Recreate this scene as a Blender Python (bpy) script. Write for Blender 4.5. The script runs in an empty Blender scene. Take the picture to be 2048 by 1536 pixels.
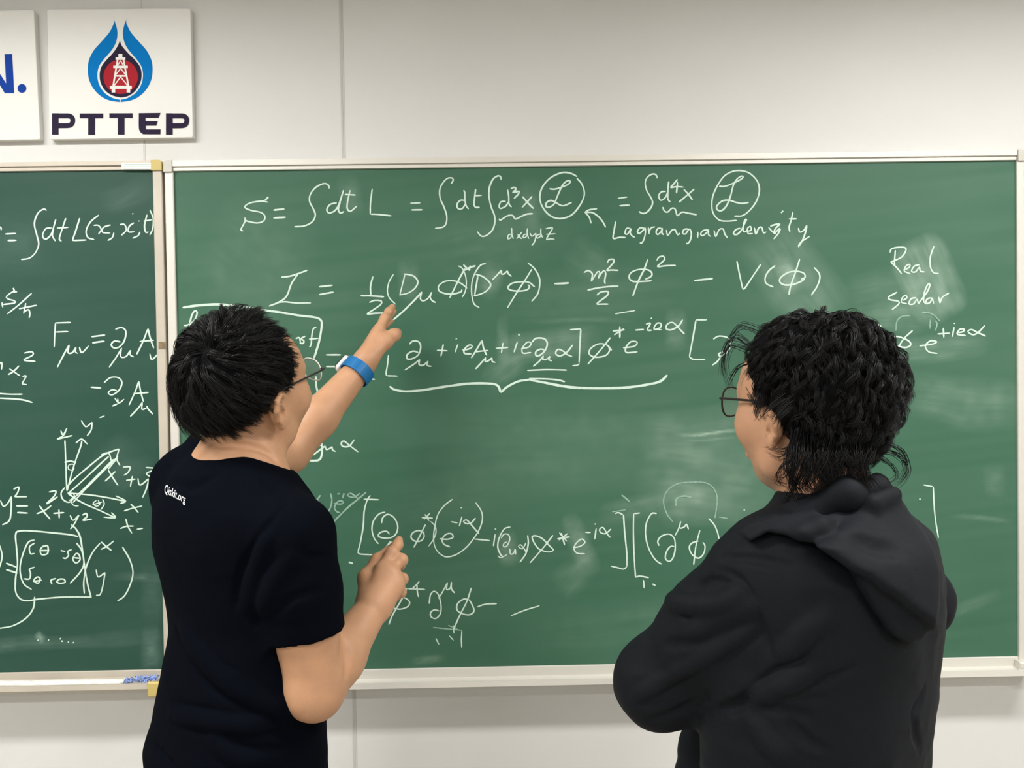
import bpy, math, random
import numpy as np
from mathutils import Matrix, Vector

# ------------------------------------------------------------------ camera, world, lights, exposure
F_PX = 2000.0
PITCH, YAW, ROLL = 0.02171053, -0.01358383, -0.01608484
CAM = np.array([0.0, -2.34095, 1.6])
def _rot(rx, ry, rz):
    cx, sx, cy, sy, cz, sz = math.cos(rx), math.sin(rx), math.cos(ry), math.sin(ry), math.cos(rz), math.sin(rz)
    X = np.array([[1, 0, 0], [0, cx, -sx], [0, sx, cx]]); Y = np.array([[cy, 0, sy], [0, 1, 0], [-sy, 0, cy]])
    Z = np.array([[cz, -sz, 0], [sz, cz, 0], [0, 0, 1]])
    return Z @ Y @ X
_R = _rot(PITCH, YAW, ROLL)
C_RIGHT, C_DOWN, C_FWD = [np.array([r[0], r[2], -r[1]]) for r in _R]
scene = bpy.context.scene
col = scene.collection
cam_data = bpy.data.cameras.new('camera'); cam = bpy.data.objects.new('camera', cam_data); col.objects.link(cam)
cam_data.sensor_width = 36.0; cam_data.lens = F_PX / 2048 * 36.0; cam_data.clip_start = 0.02
m = Matrix.Identity(4)
for i in range(3):
    m[i][0], m[i][1], m[i][2], m[i][3] = C_RIGHT[i], -C_DOWN[i], -C_FWD[i], CAM[i]
cam.matrix_world = m
scene.camera = cam
world = bpy.data.worlds.new('world'); scene.world = world; world.use_nodes = True
world.node_tree.nodes['Background'].inputs[0].default_value = (0.9, 0.95, 1.0, 1); world.node_tree.nodes['Background'].inputs[1].default_value = 0.05
scene.view_settings.view_transform = 'Standard'; scene.view_settings.look = 'None'
scene.view_settings.gamma = 1.0; scene.view_settings.use_curve_mapping = False
scene.view_settings.exposure = 0.08
CEIL = 2.72
LAMP_SPOTS = [(-1.35, -1.15), (1.45, -1.15), (-1.35, -3.0), (1.45, -3.0), (-1.35, -4.8), (1.45, -4.8)]
LAMP_POWER = [42, 40, 42, 42, 24, 24]
lamp_lights = []
for (lx, ly), pw in zip(LAMP_SPOTS, LAMP_POWER):
    ld = bpy.data.lights.new('tube_light', 'AREA'); ld.shape = 'RECTANGLE'; ld.size = 1.2; ld.size_y = 0.2
    ld.energy = pw; ld.color = (1.0, 0.99, 0.975)
    lo = bpy.data.objects.new('tube_light', ld); col.objects.link(lo); lo.location = (0, 0, -0.012); lamp_lights.append(lo)

# ------------------------------------------------------------------ helpers
def ray(px, py):
    d = C_FWD + C_RIGHT * ((px - 1024) / F_PX) + C_DOWN * ((py - 768) / F_PX)
    return d / np.linalg.norm(d)
def P(px, py, y):
    """point of the plane at world depth y that is seen along a photo direction"""
    d = ray(px, py)
    return CAM + d * ((y - CAM[1]) / d[1])
def nrm(v):
    v = np.asarray(v, float); return v / np.linalg.norm(v)
def vnoise(p, seed=0):
    """smooth value noise, p (...,3) -> (...) in 0..1"""
    p = np.asarray(p, float); i = np.floor(p).astype(np.int64); f = p - i; f = f * f * (3 - 2 * f)
    def h(ix, iy, iz):
        n = (ix * 374761393 + iy * 668265263 + iz * 2147483647 + seed * 974634777) & 0xffffffff
        n = ((n ^ (n >> 13)) * 1274126177) & 0xffffffff
        return ((n ^ (n >> 16)) & 0xffff) / 65535.0
    r = 0
    for a in (0, 1):
        for b in (0, 1):
            for c in (0, 1):
                w = (f[..., 0] if a else 1 - f[..., 0]) * (f[..., 1] if b else 1 - f[..., 1]) * (f[..., 2] if c else 1 - f[..., 2])
                r = r + w * h(i[..., 0] + a, i[..., 1] + b, i[..., 2] + c)
    return r
def catmull(pts, step):
    pts = [np.asarray(p, float) for p in pts]
    if len(pts) == 2:
        n = max(2, int(np.linalg.norm(pts[1] - pts[0]) / step) + 1)
        return np.array([pts[0] + (pts[1] - pts[0]) * t for t in np.linspace(0, 1, n)])
    q = [2 * pts[0] - pts[1]] + pts + [2 * pts[-1] - pts[-2]]
    out = []
    for k in range(1, len(q) - 2):
        p0, p1, p2, p3 = q[k - 1:k + 3]
        n = max(2, int(np.linalg.norm(p2 - p1) / step) + 1)
        for t in np.linspace(0, 1, n, endpoint=False):
            out.append(0.5 * (2 * p1 + (p2 - p0) * t + (2 * p0 - 5 * p1 + 4 * p2 - p3) * t * t + (3 * p1 - p0 - 3 * p2 + p3) * t ** 3))
    out.append(pts[-1])
    return np.array(out)

# ---- materials
def mat(name, color, rough=0.6, spec=0.4, metal=0.0, bump=0.0, bscale=200.0, var=0.0, vscale=8.0, sss=0.0, sheen=0.0, alpha=1.0, emit=None, stretch=None):
    mt = bpy.data.materials.new(name); mt.use_nodes = True
    nt = mt.node_tree; b = nt.nodes['Principled BSDF']
    b.inputs['Base Color'].default_value = (*color, 1); b.inputs['Roughness'].default_value = rough
    b.inputs['Specular IOR Level'].default_value = spec; b.inputs['Metallic'].default_value = metal
    b.inputs['Alpha'].default_value = alpha
    if sheen: b.inputs['Sheen Weight'].default_value = sheen; b.inputs['Sheen Roughness'].default_value = 0.5
    if sss:
        b.inputs['Subsurface Weight'].default_value = sss; b.inputs['Subsurface Radius'].default_value = (0.012, 0.005, 0.003)
        b.inputs['Subsurface Scale'].default_value = 1.0
    if bump or var:
        tc = nt.nodes.new('ShaderNodeTexCoord'); mp = nt.nodes.new('ShaderNodeMapping'); nt.links.new(tc.outputs['Object'], mp.inputs[0])
        if stretch: mp.inputs['Scale'].default_value = stretch
    if bump:
        nz = nt.nodes.new('ShaderNodeTexNoise'); nz.inputs['Scale'].default_value = bscale; nz.inputs['Detail'].default_value = 3
        nt.links.new(mp.outputs[0], nz.inputs['Vector'])
        bp = nt.nodes.new('ShaderNodeBump'); bp.inputs['Strength'].default_value = bump; bp.inputs['Distance'].default_value = 0.002
        nt.links.new(nz.outputs['Fac'], bp.inputs['Height']); nt.links.new(bp.outputs[0], b.inputs['Normal'])
    if var:
        n2 = nt.nodes.new('ShaderNodeTexNoise'); n2.inputs['Scale'].default_value = vscale; n2.inputs['Detail'].default_value = 4
        nt.links.new(mp.outputs[0], n2.inputs['Vector'])
        rp = nt.nodes.new('ShaderNodeValToRGB'); rp.color_ramp.elements[0].position = 0.3; rp.color_ramp.elements[1].position = 0.7
        rp.color_ramp.elements[0].color = (*[c * (1 - var) for c in color], 1); rp.color_ramp.elements[1].color = (*[min(1, c * (1 + var)) for c in color], 1)
        nt.links.new(n2.outputs['Fac'], rp.inputs[0]); nt.links.new(rp.outputs[0], b.inputs['Base Color'])
    if emit:
        b.inputs['Emission Color'].default_value = (*emit[0], 1); b.inputs['Emission Strength'].default_value = emit[1]
    return mt

# ---- objects
def tag(o, label=None, cat=None, group=None, kind=None):
    if label: o['label'] = label
    if cat: o['category'] = cat
    if group: o['group'] = group
    if kind: o['kind'] = kind
    return o
def empty(name, loc):
    o = bpy.data.objects.new(name, None); col.objects.link(o); o.location = loc; o.empty_display_size = 0.1
    return o
def mesh_obj(name, V, Fc, mt, parent=None, smooth=False):
    V = np.asarray(V, float)
    me = bpy.data.meshes.new(name)
    if isinstance(Fc, np.ndarray):
        nv, nf, k = len(V), len(Fc), Fc.shape[1]
        me.vertices.add(nv); me.vertices.foreach_set('co', V.astype(np.float32).ravel())
        me.loops.add(nf * k); me.loops.foreach_set('vertex_index', Fc.astype(np.int32).ravel())
        me.polygons.add(nf); me.polygons.foreach_set('loop_start', np.arange(0, nf * k, k, dtype=np.int32))
        me.update(calc_edges=True); me.validate()
    else:
        me.from_pydata([tuple(v) for v in V], [], Fc); me.update()
    me.polygons.foreach_set('use_smooth', [smooth] * len(me.polygons))
    me.materials.append(mt)
    o = bpy.data.objects.new(name, me); col.objects.link(o)
    if parent is not None:
        o.parent = parent
        chain = Vector((0, 0, 0)); q = parent
        while q is not None: chain += q.location; q = q.parent
        o.location = -chain
    else:
        # origin at the middle of the thing's base
        c = Vector(((V[:, 0].min() + V[:, 0].max()) / 2, (V[:, 1].min() + V[:, 1].max()) / 2, V[:, 2].min()))
        me.transform(Matrix.Translation(-c)); o.location = c
    return o
class MB:
    """collects pieces into one mesh"""
    def __init__(s): s.V = []; s.F = []; s.n = 0
    def add(s, V, Fc):
        V = np.asarray(V, float); s.V.append(V)
        s.F += [tuple(int(i) + s.n for i in f) for f in Fc]; s.n += len(V)
    def box(s, lo, hi, bev=0.0):
        (x0, y0, z0), (x1, y1, z1) = lo, hi
        if bev <= 0:
            s.add([(x0, y0, z0), (x1, y0, z0), (x1, y1, z0), (x0, y1, z0), (x0, y0, z1), (x1, y0, z1), (x1, y1, z1), (x0, y1, z1)],
                  [(0, 3, 2, 1), (4, 5, 6, 7), (0, 1, 5, 4), (1, 2, 6, 5), (2, 3, 7, 6), (3, 0, 4, 7)])
        else:   # chamfer the four edges on the front (-y) side and corners
            b = bev
            s.loft([[(x0, y1, z0), (x1, y1, z0), (x1, y1, z1), (x0, y1, z1)], [(x0, y0 + b, z0), (x1, y0 + b, z0), (x1, y0 + b, z1), (x0, y0 + b, z1)],
                    [(x0 + b, y0, z0 + b), (x1 - b, y0, z0 + b), (x1 - b, y0, z1 - b), (x0 + b, y0, z1 - b)]])
    def loft(s, rings, cap=True):
        n = len(rings[0]); V = [p for r in rings for p in r]; Fc = []
        for k in range(len(rings) - 1):
            for i in range(n):
                j = (i + 1) % n; Fc.append((k * n + i, k * n + j, (k + 1) * n + j, (k + 1) * n + i))
        if cap: Fc += [tuple(range(n))[::-1], tuple(range((len(rings) - 1) * n, len(rings) * n))]
        s.add(V, Fc)
    def tube(s, pts, r, n=8, cap=True):
        pts = np.asarray(pts, float); r = np.full(len(pts), r) if np.isscalar(r) else np.asarray(r)
        T = np.gradient(pts, axis=0); T /= np.linalg.norm(T, axis=1)[:, None] + 1e-12
        u = np.cross(T[0], [0, 0, 1]); u = u if np.linalg.norm(u) > 0.1 else np.cross(T[0], [1, 0, 0]); u = nrm(u)
        rings = []
        for p, t, rr in zip(pts, T, r):
            u = nrm(u - t * np.dot(u, t)); v = np.cross(t, u)
            rings.append([p + rr * (math.cos(a) * u + math.sin(a) * v) for a in np.linspace(0, 2 * math.pi, n, endpoint=False)])
        s.loft(rings, cap)
    def build(s, name, mt, parent=None, smooth=False):
        return mesh_obj(name, np.concatenate(s.V), s.F, mt, parent, smooth)
def profile_x(x0, x1, yz, name, mt, parent):
    """extrude a (y,z) outline along x"""
    b = MB(); b.loft([[(x0, y, z) for y, z in yz], [(x1, y, z) for y, z in yz]]); return b.build(name, mt, parent)

# ------------------------------------------------------------------ implicit surfaces for bodies and clothes
class Field:
    def __init__(s): s.p = []
    def copy(s): f = Field(); f.p = list(s.p); return f
    def cone(s, a, b, r1, r2=None, k=0.02, op='u'):
        s.p.append(('c', np.asarray(a, float), np.asarray(b, float), r1, r1 if r2 is None else r2, k, op)); return s
    def chain(s, pts, rs, k=0.02, op='u'):
        for i in range(len(pts) - 1): s.cone(pts[i], pts[i + 1], rs[i], rs[i + 1], k, op)
        return s
    def ell(s, c, r, M=None, k=0.02, op='u'):
        s.p.append(('e', np.asarray(c, float), np.asarray(r, float), np.eye(3) if M is None else np.asarray(M, float), None, k, op)); return s
    def loft(s, st, yaw, k=0.03, op='u', ex=2.3):
        """st: rows (z, cx, cy, half width, half depth), turned by yaw"""
        st = np.array(sorted(st, key=lambda r: r[0]), float)
        zz = np.linspace(st[0, 0], st[-1, 0], 120); dense = [zz]
        cm = catmull(st, 0.004); o = np.argsort(cm[:, 0], kind='stable'); cm = cm[o]
        for j in range(1, 5): dense.append(np.interp(zz, cm[:, 0], cm[:, j]))
        s.p.append(('l', np.array(dense), math.cos(yaw), math.sin(yaw), ex, k, op)); return s
    def plane(s, p, n, k=0.004, op='i'):
        """keep the side the normal points away from"""
        s.p.append(('p', np.asarray(p, float), nrm(n), None, None, k, op)); return s
    def sheet(s, poly, base, w0, w1, r=.006, k=.01, tilt=None, op='u', ymax=-.86):
        """a slab of cloth lying w0..w1 above another surface inside an outline seen in the x-z plane; tilt adds (dw/dx, dw/dz, x, z)"""
        s.p.append(('g', np.asarray(poly, float), base, (w0, w1, r, ymax), tilt, k, op)); return s
    @staticmethod
    def _sheet(q, X):
        pg, base, (w0, w1, r, ymax), tilt = q[1:5]; x = X[:, [0, 2]]; n = len(pg)
        d = ((x - pg[0]) ** 2).sum(1); sgn = np.ones(len(x))
        for i in range(n):
            j = i - 1; e = pg[j] - pg[i]; w = x - pg[i]; b = w - e * np.clip((w @ e) / (e @ e), 0, 1)[:, None]; d = np.minimum(d, (b * b).sum(1))
            c1, c2, c3 = x[:, 1] >= pg[i][1], x[:, 1] < pg[j][1], e[0] * w[:, 1] > e[1] * w[:, 0]
            sgn = np.where((c1 & c2 & c3) | (~c1 & ~c2 & ~c3), -sgn, sgn)
        d2 = sgn * np.sqrt(d); h = base(X); ww1 = w1
        if tilt is not None: ww1 = w1 + np.clip(tilt[0] * (x[:, 0] - tilt[2]) + tilt[1] * (x[:, 1] - tilt[3]), tilt[4], tilt[5])
        dz = np.maximum(w0 - h, h - ww1); dz = np.maximum(dz, X[:, 1] - ymax)
        a, c = d2 + r, dz + r
        return np.minimum(np.maximum(a, c), 0) + np.sqrt(np.maximum(a, 0) ** 2 + np.maximum(c, 0) ** 2) - r
    def sub(s, f, k=0.02, op='u'): s.p.append(('f', f, None, None, None, k, op)); return s
    @staticmethod
    def _d(q, X):
        t = q[0]
        if t == 'f': return q[1](X)
        if t == 'g': return Field._sheet(q, X)
        if t == 'c':
            a, b, r1, r2 = q[1:5]; ba = b - a; pa = X - a
            h = np.clip((pa @ ba) / (ba @ ba + 1e-12), 0, 1)
            return np.linalg.norm(pa - h[:, None] * ba, axis=1) - (r1 + (r2 - r1) * h)
        if t == 'e':
            L = (X - q[1]) @ q[3]; k0 = np.linalg.norm(L / q[2], axis=1); k1 = np.linalg.norm(L / (q[2] * q[2]), axis=1)
            return np.where(k0 < 1e-6, -q[2].min(), k0 * (k0 - 1) / (k1 + 1e-9))
        if t == 'p': return (X - q[1]) @ q[2]
        D, cy, sy, ex = q[1], q[2], q[3], q[4]
        z = X[:, 2]; cx_, cy_, rx, ry = [np.interp(z, D[0], D[j]) for j in range(1, 5)]
        dx, dy = X[:, 0] - cx_, X[:, 1] - cy_
        u = dx * cy + dy * sy; v = -dx * sy + dy * cy
        n = (np.abs(u / rx) ** ex + np.abs(v / ry) ** ex) ** (1 / ex) + 1e-9
        d = np.sqrt(u * u + v * v) * (1 - 1 / n)
        d = np.where(n < 0.3, -0.7 * np.minimum(rx, ry), d)
        o = np.maximum(D[0][0] - z, z - D[0][-1])
        return np.where(o > 0, np.sqrt(np.maximum(d, 0) ** 2 + o * o), np.maximum(d, o))
    @staticmethod
    def _mix(cur, d, k, op):
        if op == 'u':
            h = np.clip(0.5 + 0.5 * (cur - d) / k, 0, 1); return cur + (d - cur) * h - k * h * (1 - h)
        if op == 's': d = -d
        h = np.clip(0.5 - 0.5 * (cur - d) / k, 0, 1); return cur + (d - cur) * h + k * h * (1 - h)
    def __call__(s, X, idx=None):
        X = np.atleast_2d(X); cur = np.full(len(X), 1e3)
        for i in (range(len(s.p)) if idx is None else idx):
            q = s.p[i]; d = s._d(q, X)
            cur = np.minimum(cur, d) if (q[6] == 'u' and cur[0] >= 999) else s._mix(cur, d, q[5], q[6])
        return cur
    def grad(s, x, e=0.0008):
        x = np.asarray(x, float); E = np.eye(3) * e
        return nrm(s(x + E) - s(x - E))
    def hits(s, pts):
        """where camera-side sight lines meet the surface, many at once"""
        D = np.array([ray(x, y) for x, y in pts]); t = np.full(len(D), 0.6); live = np.ones(len(D), bool)
        for _ in range(160):
            v = s(CAM + D[live] * t[live][:, None]); t[live] += np.maximum(v * 0.7, 0.0002); i = np.where(live)[0]; live[i[(v < 0.0004) | (t[i] > 3)]] = False
            if not live.any(): break
        return CAM + D * t[:, None], t < 3
    def hit(s, px, py):
        h, ok = s.hits([(px, py)]); return h[0] if ok[0] else None
    def fold(s, base, pts, r, depth, ridge=False, k=0.012, step=14):
        """a crease (or ridge) pressed into the cloth along a line on its surface"""
        pl = catmull([np.array(p, float) for p in pts], step); c = []; n = len(pl)
        H, ok = base.hits(pl)
        for i, h in enumerate(H):
            if not ok[i]: continue
            w = math.sin(math.pi * min(max((i + 0.6) / (n + 0.2), 0), 1)) ** 0.6
            g = base.grad(h); c.append(h + g * ((r - depth * w) if not ridge else -(r - depth * w)))
        for i in range(len(c) - 1): s.cone(c[i], c[i + 1], r, r, k, 'u' if ridge else 's')
        return s
    def mesh(s, lo, hi, h, disp=None, slack=1.25):
        """surface nets over the blocks the surface passes through"""
        B = 16; lo = np.asarray(lo, float); nb = np.maximum(1, np.ceil((np.asarray(hi) - lo) / (h * B)).astype(int))
        N = nb * B + 2
        g = np.stack(np.meshgrid(*[np.arange(n) for n in nb], indexing='ij'), -1).reshape(-1, 3)
        cen = lo + (g + 0.5) * B * h; R = B * h * math.sqrt(3) / 2 * slack
        dt = s(cen); pd = np.stack([s._d(q, cen) for q in s.p], 1)
        act = np.where(np.abs(dt) < R + 0.012)[0]
        r = np.arange(B + 1); loc = np.stack(np.meshgrid(r, r, r, indexing='ij'), -1).reshape(-1, 3)
        ids, ps, quads = [], [], []
        E = [((0, 0, 0), (1, 0, 0)), ((0, 1, 0), (1, 1, 0)), ((0, 0, 1), (1, 0, 1)), ((0, 1, 1), (1, 1, 1)),
             ((0, 0, 0), (0, 1, 0)), ((1, 0, 0), (1, 1, 0)), ((0, 0, 1), (0, 1, 1)), ((1, 0, 1), (1, 1, 1)),
             ((0, 0, 0), (0, 0, 1)), ((1, 0, 0), (1, 0, 1)), ((0, 1, 0), (0, 1, 1)), ((1, 1, 0), (1, 1, 1))]
        def gid(c): return (c[..., 0] * N[1] + c[..., 1]) * N[2] + c[..., 2]
        for b in act:
            idx = [i for i, q in enumerate(s.p) if (pd[b, i] < dt[b] + 2 * R + q[5] if q[6] == 'u' else (pd[b, i] < R + q[5] if q[6] == 's' else pd[b, i] > -R - q[5]))]
            if not idx: continue
            X = lo + (g[b] * B + loc) * h
            d = s(X, idx)
            if disp is not None: d = d + disp(X)
            d = d.reshape(B + 1, B + 1, B + 1); sg = d < 0
            cnt = np.zeros((B, B, B), int); acc = np.zeros((B, B, B, 3))
            sl = lambda a, o: a[o[0]:o[0] + B, o[1]:o[1] + B, o[2]:o[2] + B]
            for o0, o1 in E:
                d0, d1 = sl(d, o0), sl(d, o1); cr = sl(sg, o0) != sl(sg, o1)
                if not cr.any(): continue
                t = np.where(cr, d0 / np.where(cr, d0 - d1, 1), 0)
                for ax in range(3): acc[..., ax] += np.where(cr, o0[ax] + t * (o1[ax] - o0[ax]), 0)
                cnt += cr
            ii = np.argwhere(cnt > 0)
            if len(ii) == 0: continue
            ps.append(lo + (g[b] * B + ii + acc[cnt > 0] / cnt[cnt > 0][:, None]) * h); ids.append(gid(g[b] * B + ii))
            for ax in range(3):
                o = [0, 0, 0]; o[ax] = 1
                s0, s1 = sl(sg, (0, 0, 0)), sl(sg, o); e = np.argwhere(s0 != s1)
                if len(e) == 0: continue
                c = g[b] * B + e; u = np.zeros(3, int); v = np.zeros(3, int); u[(ax + 1) % 3] = 1; v[(ax + 2) % 3] = 1
                qd = np.stack([gid(c), gid(c - u), gid(c - u - v), gid(c - v)], 1)
                fl = ~s0[e[:, 0], e[:, 1], e[:, 2]]; qd[fl] = qd[fl][:, ::-1]
                ok = (c - u - v).min(1) >= 0; quads.append(qd[ok])
        ids = np.concatenate(ids); ps = np.concatenate(ps); Q = np.concatenate(quads)
        o = np.argsort(ids); ids, ps = ids[o], ps[o]
        j = np.clip(np.searchsorted(ids, Q), 0, len(ids) - 1); ok = (ids[j] == Q).all(1)
        Q = j[ok][:, ::-1]
        # light relaxation
        for _ in range(2):
            a = np.zeros_like(ps); n = np.zeros(len(ps))
            for x in range(4): np.add.at(a, Q[:, x], ps[Q[:, (x + 1) % 4]]); np.add.at(n, Q[:, x], 1)
            ok = (n > 0)[:, None]; n[n == 0] = 1; ps = ps * 0.5 + 0.5 * np.where(ok, a / n[:, None], ps)
        return ps, Q
# ------------------------------------------------------------------ materials
M_WALL = mat('wall_paint', (0.705, 0.700, 0.676), 0.55, 0.3, bump=0.05, bscale=60, var=0.02, vscale=3)
M_JOINT = mat('wall_joint', (0.56, 0.54, 0.51), 0.6, 0.2)
M_WHITE = mat('white_paint', (0.78, 0.77, 0.74), 0.7, 0.2, var=0.02, vscale=2)
M_FLOOR = mat('floor_vinyl', (0.42, 0.39, 0.34), 0.4, 0.4, var=0.1, vscale=5)
M_ALU = mat('anodised_aluminium', (0.70, 0.675, 0.615), 0.34, 0.5, metal=0.22, bump=0.08, bscale=90, stretch=(1, 8, 8))
M_ALU_OLD = mat('aged_aluminium', (0.53, 0.48, 0.40), 0.42, 0.4, metal=0.15, bump=0.06, bscale=60, var=0.08, vscale=9)
M_CAP = mat('grey_plastic', (0.56, 0.54, 0.48), 0.5, 0.4)
M_YCAP = mat('yellow_plastic', (0.56, 0.44, 0.15), 0.5, 0.4)
M_CHALK = mat('chalk', (0.60, 0.745, 0.645), 0.95, 0.1, var=0.10, vscale=260)
M_CHALK_OLD = mat('faded_chalk', (0.27, 0.42, 0.335), 0.95, 0.1, var=0.22, vscale=160)
M_DUST = mat('chalk_powder', (0.80, 0.78, 0.73), 0.95, 0.1, var=0.1, vscale=90)
M_BLUE = mat('blue_chalk', (0.30, 0.40, 0.72), 0.9, 0.1, var=0.35, vscale=150)
M_SIGN = mat('sign_board', (0.77, 0.765, 0.72), 0.35, 0.4, var=0.015, vscale=4)
M_NAVY = mat('navy_ink', (0.026, 0.019, 0.045), 0.75, 0.12)
M_RED = mat('red_ink', (0.42, 0.022, 0.035), 0.75, 0.12)
M_CYAN = mat('blue_ink', (0.0, 0.19, 0.56), 0.75, 0.12)
M_COBALT = mat('cobalt_ink', (0.010, 0.055, 0.34), 0.75, 0.12)
M_TAPE = mat('brown_tape', (0.23, 0.17, 0.10), 0.7, 0.2, var=0.3, vscale=60)
M_LABEL = mat('paper_label', (0.80, 0.86, 0.80), 0.6, 0.2)
M_INKG = mat('green_print', (0.36, 0.52, 0.44), 0.6, 0.2)
M_LAMP = mat('lamp_housing', (0.75, 0.75, 0.73), 0.5, 0.3)
M_DIFF = mat('lit_tube', (0.9, 0.9, 0.88), 0.4, 0.3, emit=((1.0, 0.95, 0.88), 2.0))
M_GAP = mat('dark_gap', (0.05, 0.035, 0.02), 0.9, 0.1)

# ------------------------------------------------------------------ room shell
WY = 0.03                     # face of the front wall
RX0, RX1, RY0 = -3.6, 3.9, -6.4
def slab(name, lo, hi, mt):
    b = MB(); b.box(lo, hi); return tag(b.build(name, mt), kind='structure')
slab('wall_front', (RX0, WY, 0), (RX1, WY + 0.1, CEIL), M_WALL)
slab('wall_back', (RX0, RY0 - 0.1, 0), (RX1, RY0, CEIL), M_WALL)
slab('wall_left', (RX0 - 0.1, RY0 - 0.1, 0), (RX0, WY + 0.1, CEIL), M_WALL)
slab('wall_right', (RX1, RY0 - 0.1, 0), (RX1 + 0.1, WY + 0.1, CEIL), M_WALL)
slab('floor', (RX0 - 0.1, RY0 - 0.1, -0.1), (RX1 + 0.1, WY + 0.1, 0), M_FLOOR)
slab('ceiling', (RX0 - 0.1, RY0 - 0.1, CEIL), (RX1 + 0.1, WY + 0.1, CEIL + 0.1), M_WHITE)
slab('baseboard_front', (RX0, WY - 0.012, 0), (RX1, WY, 0.09), M_CAP)
# joint strips between the wall panels
for i, (jx, w) in enumerate([(P(683, 160, WY)[0], 0.0045), (P(283, 310, WY)[0], 0.011)]):
    b = MB(); b.box((jx - w / 2, WY - 0.0012, 0.09), (jx + w / 2, WY, CEIL))
    tag(b.build('trim_%d' % (i + 1), M_JOINT if i == 0 else M_WALL), kind='structure')
    b = MB(); b.box((jx + w / 2 + 0.0025, WY - 0.0006, 0.09), (jx + w / 2 + 0.004, WY, CEIL))
    tag(b.build('trim_%d' % (i + 3), M_JOINT), kind='structure')

# ------------------------------------------------------------------ ceiling lamps (behind and above the camera)
for i, ((lx, ly), lo) in enumerate(zip(LAMP_SPOTS, lamp_lights)):
    L = empty('ceiling_light', (lx, ly, CEIL))
    where = ['nearest the chalkboards', 'over the middle of the room', 'at the back of the room'][i // 2]
    tag(L, 'white fluorescent ceiling light on the %s, in the row %s' % (['left', 'right'][i % 2], where), 'light', 'fluorescent ceiling lights')
    b = MB(); W, Dp, H, t = 0.64, 0.17, 0.060, 0.006
    b.box((lx - W, ly - Dp, CEIL - H), (lx + W, ly - Dp + t, CEIL)); b.box((lx - W, ly + Dp - t, CEIL - H), (lx + W, ly + Dp, CEIL))
    b.box((lx - W, ly - Dp + t, CEIL - H), (lx - W + t, ly + Dp - t, CEIL)); b.box((lx + W - t, ly - Dp + t, CEIL - H), (lx + W, ly + Dp - t, CEIL))
    b.build('housing', M_LAMP, L)
    b = MB(); b.box((lx - 0.62, ly - 0.12, CEIL - 0.010), (lx + 0.62, ly + 0.12, CEIL - 0.001)); b.build('tube', M_DIFF, L)
    lo.parent = L

# ------------------------------------------------------------------ chalkboards
def board_surface(name, x0, x1, z0, z1, base, dusty, patches, parent, seed, amount):
    nx, nz = int((x1 - x0) / 0.004), int((z1 - z0) / 0.004)
    gx, gz = np.meshgrid(np.linspace(x0, x1, nx + 1), np.linspace(z0, z1, nz + 1), indexing='ij')
    V = np.stack([gx, np.zeros_like(gx), gz], -1).reshape(-1, 3)
    i, j = np.meshgrid(np.arange(nx), np.arange(nz), indexing='ij'); a = (i * (nz + 1) + j).ravel()
    Q = np.stack([a, a + nz + 1, a + nz + 2, a + 1], 1)
    d = amount * (0.25 + 0.5 * vnoise(V * [1.6, 1, 2.2], seed) + 0.45 * vnoise(V * [4.5, 1, 8], seed + 1))
    wipe = vnoise(np.stack([V[:, 0] * 3 + V[:, 2] * 1.2, V[:, 1], V[:, 2] * 60 - V[:, 0] * 6], 1), seed + 2)      # long eraser strokes
    d *= 0.72 + 0.5 * wipe
    fine = 0.6 + 0.7 * vnoise(V * 45, seed + 3)
    for (px, py, w, h, ang, s, soft) in patches:
        c = P(px, py, 0); t = math.radians(ang); dx, dz = (V[:, 0] - c[0]), (V[:, 2] - c[2])
        wob = (vnoise(V * 9, seed + 5) - 0.5) * 0.02
        u = (dx * math.cos(t) + dz * math.sin(t) + wob) / (w / 850.); v = (-dx * math.sin(t) + dz * math.cos(t) + wob) / (h / 850.)
        q = (np.abs(u) ** 4 + np.abs(v) ** 4) ** 0.25
        mk = np.clip((1 - q) / soft, 0, 1); streak = 0.65 + 0.7 * vnoise(np.stack([u * 2, u * 0, v * 14], 1), seed + 6)
        d += 0.8 * s * mk * streak * fine
    # dust kept along the edges
    e = np.minimum.reduce([V[:, 0] - x0, x1 - V[:, 0], V[:, 2] - z0])
    d += 0.35 * amount * np.exp(-e / 0.012) * vnoise(V * 20, seed + 8)
    d = np.clip(d, 0, 1)
    o = mesh_obj(name, V, Q, board_mat(name, base, dusty), parent)
    at = o.data.attributes.new('chalk_dust', 'FLOAT', 'POINT'); at.data.foreach_set('value', d.astype(np.float32))
    return o
def board_mat(name, base, dusty):
    mt = bpy.data.materials.new(name); mt.use_nodes = True; nt = mt.node_tree; b = nt.nodes['Principled BSDF']
    at = nt.nodes.new('ShaderNodeAttribute'); at.attribute_name = 'chalk_dust'
    mx = nt.nodes.new('ShaderNodeMix'); mx.data_type = 'RGBA'; mx.inputs['A'].default_value = (*base, 1); mx.inputs['B'].default_value = (*dusty, 1)
    nt.links.new(at.outputs['Fac'], mx.inputs['Factor']); nt.links.new(mx.outputs['Result'], b.inputs['Base Color'])
    b.inputs['Roughness'].default_value = 0.5; b.inputs['Specular IOR Level'].default_value = 0.25
    return mt
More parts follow.
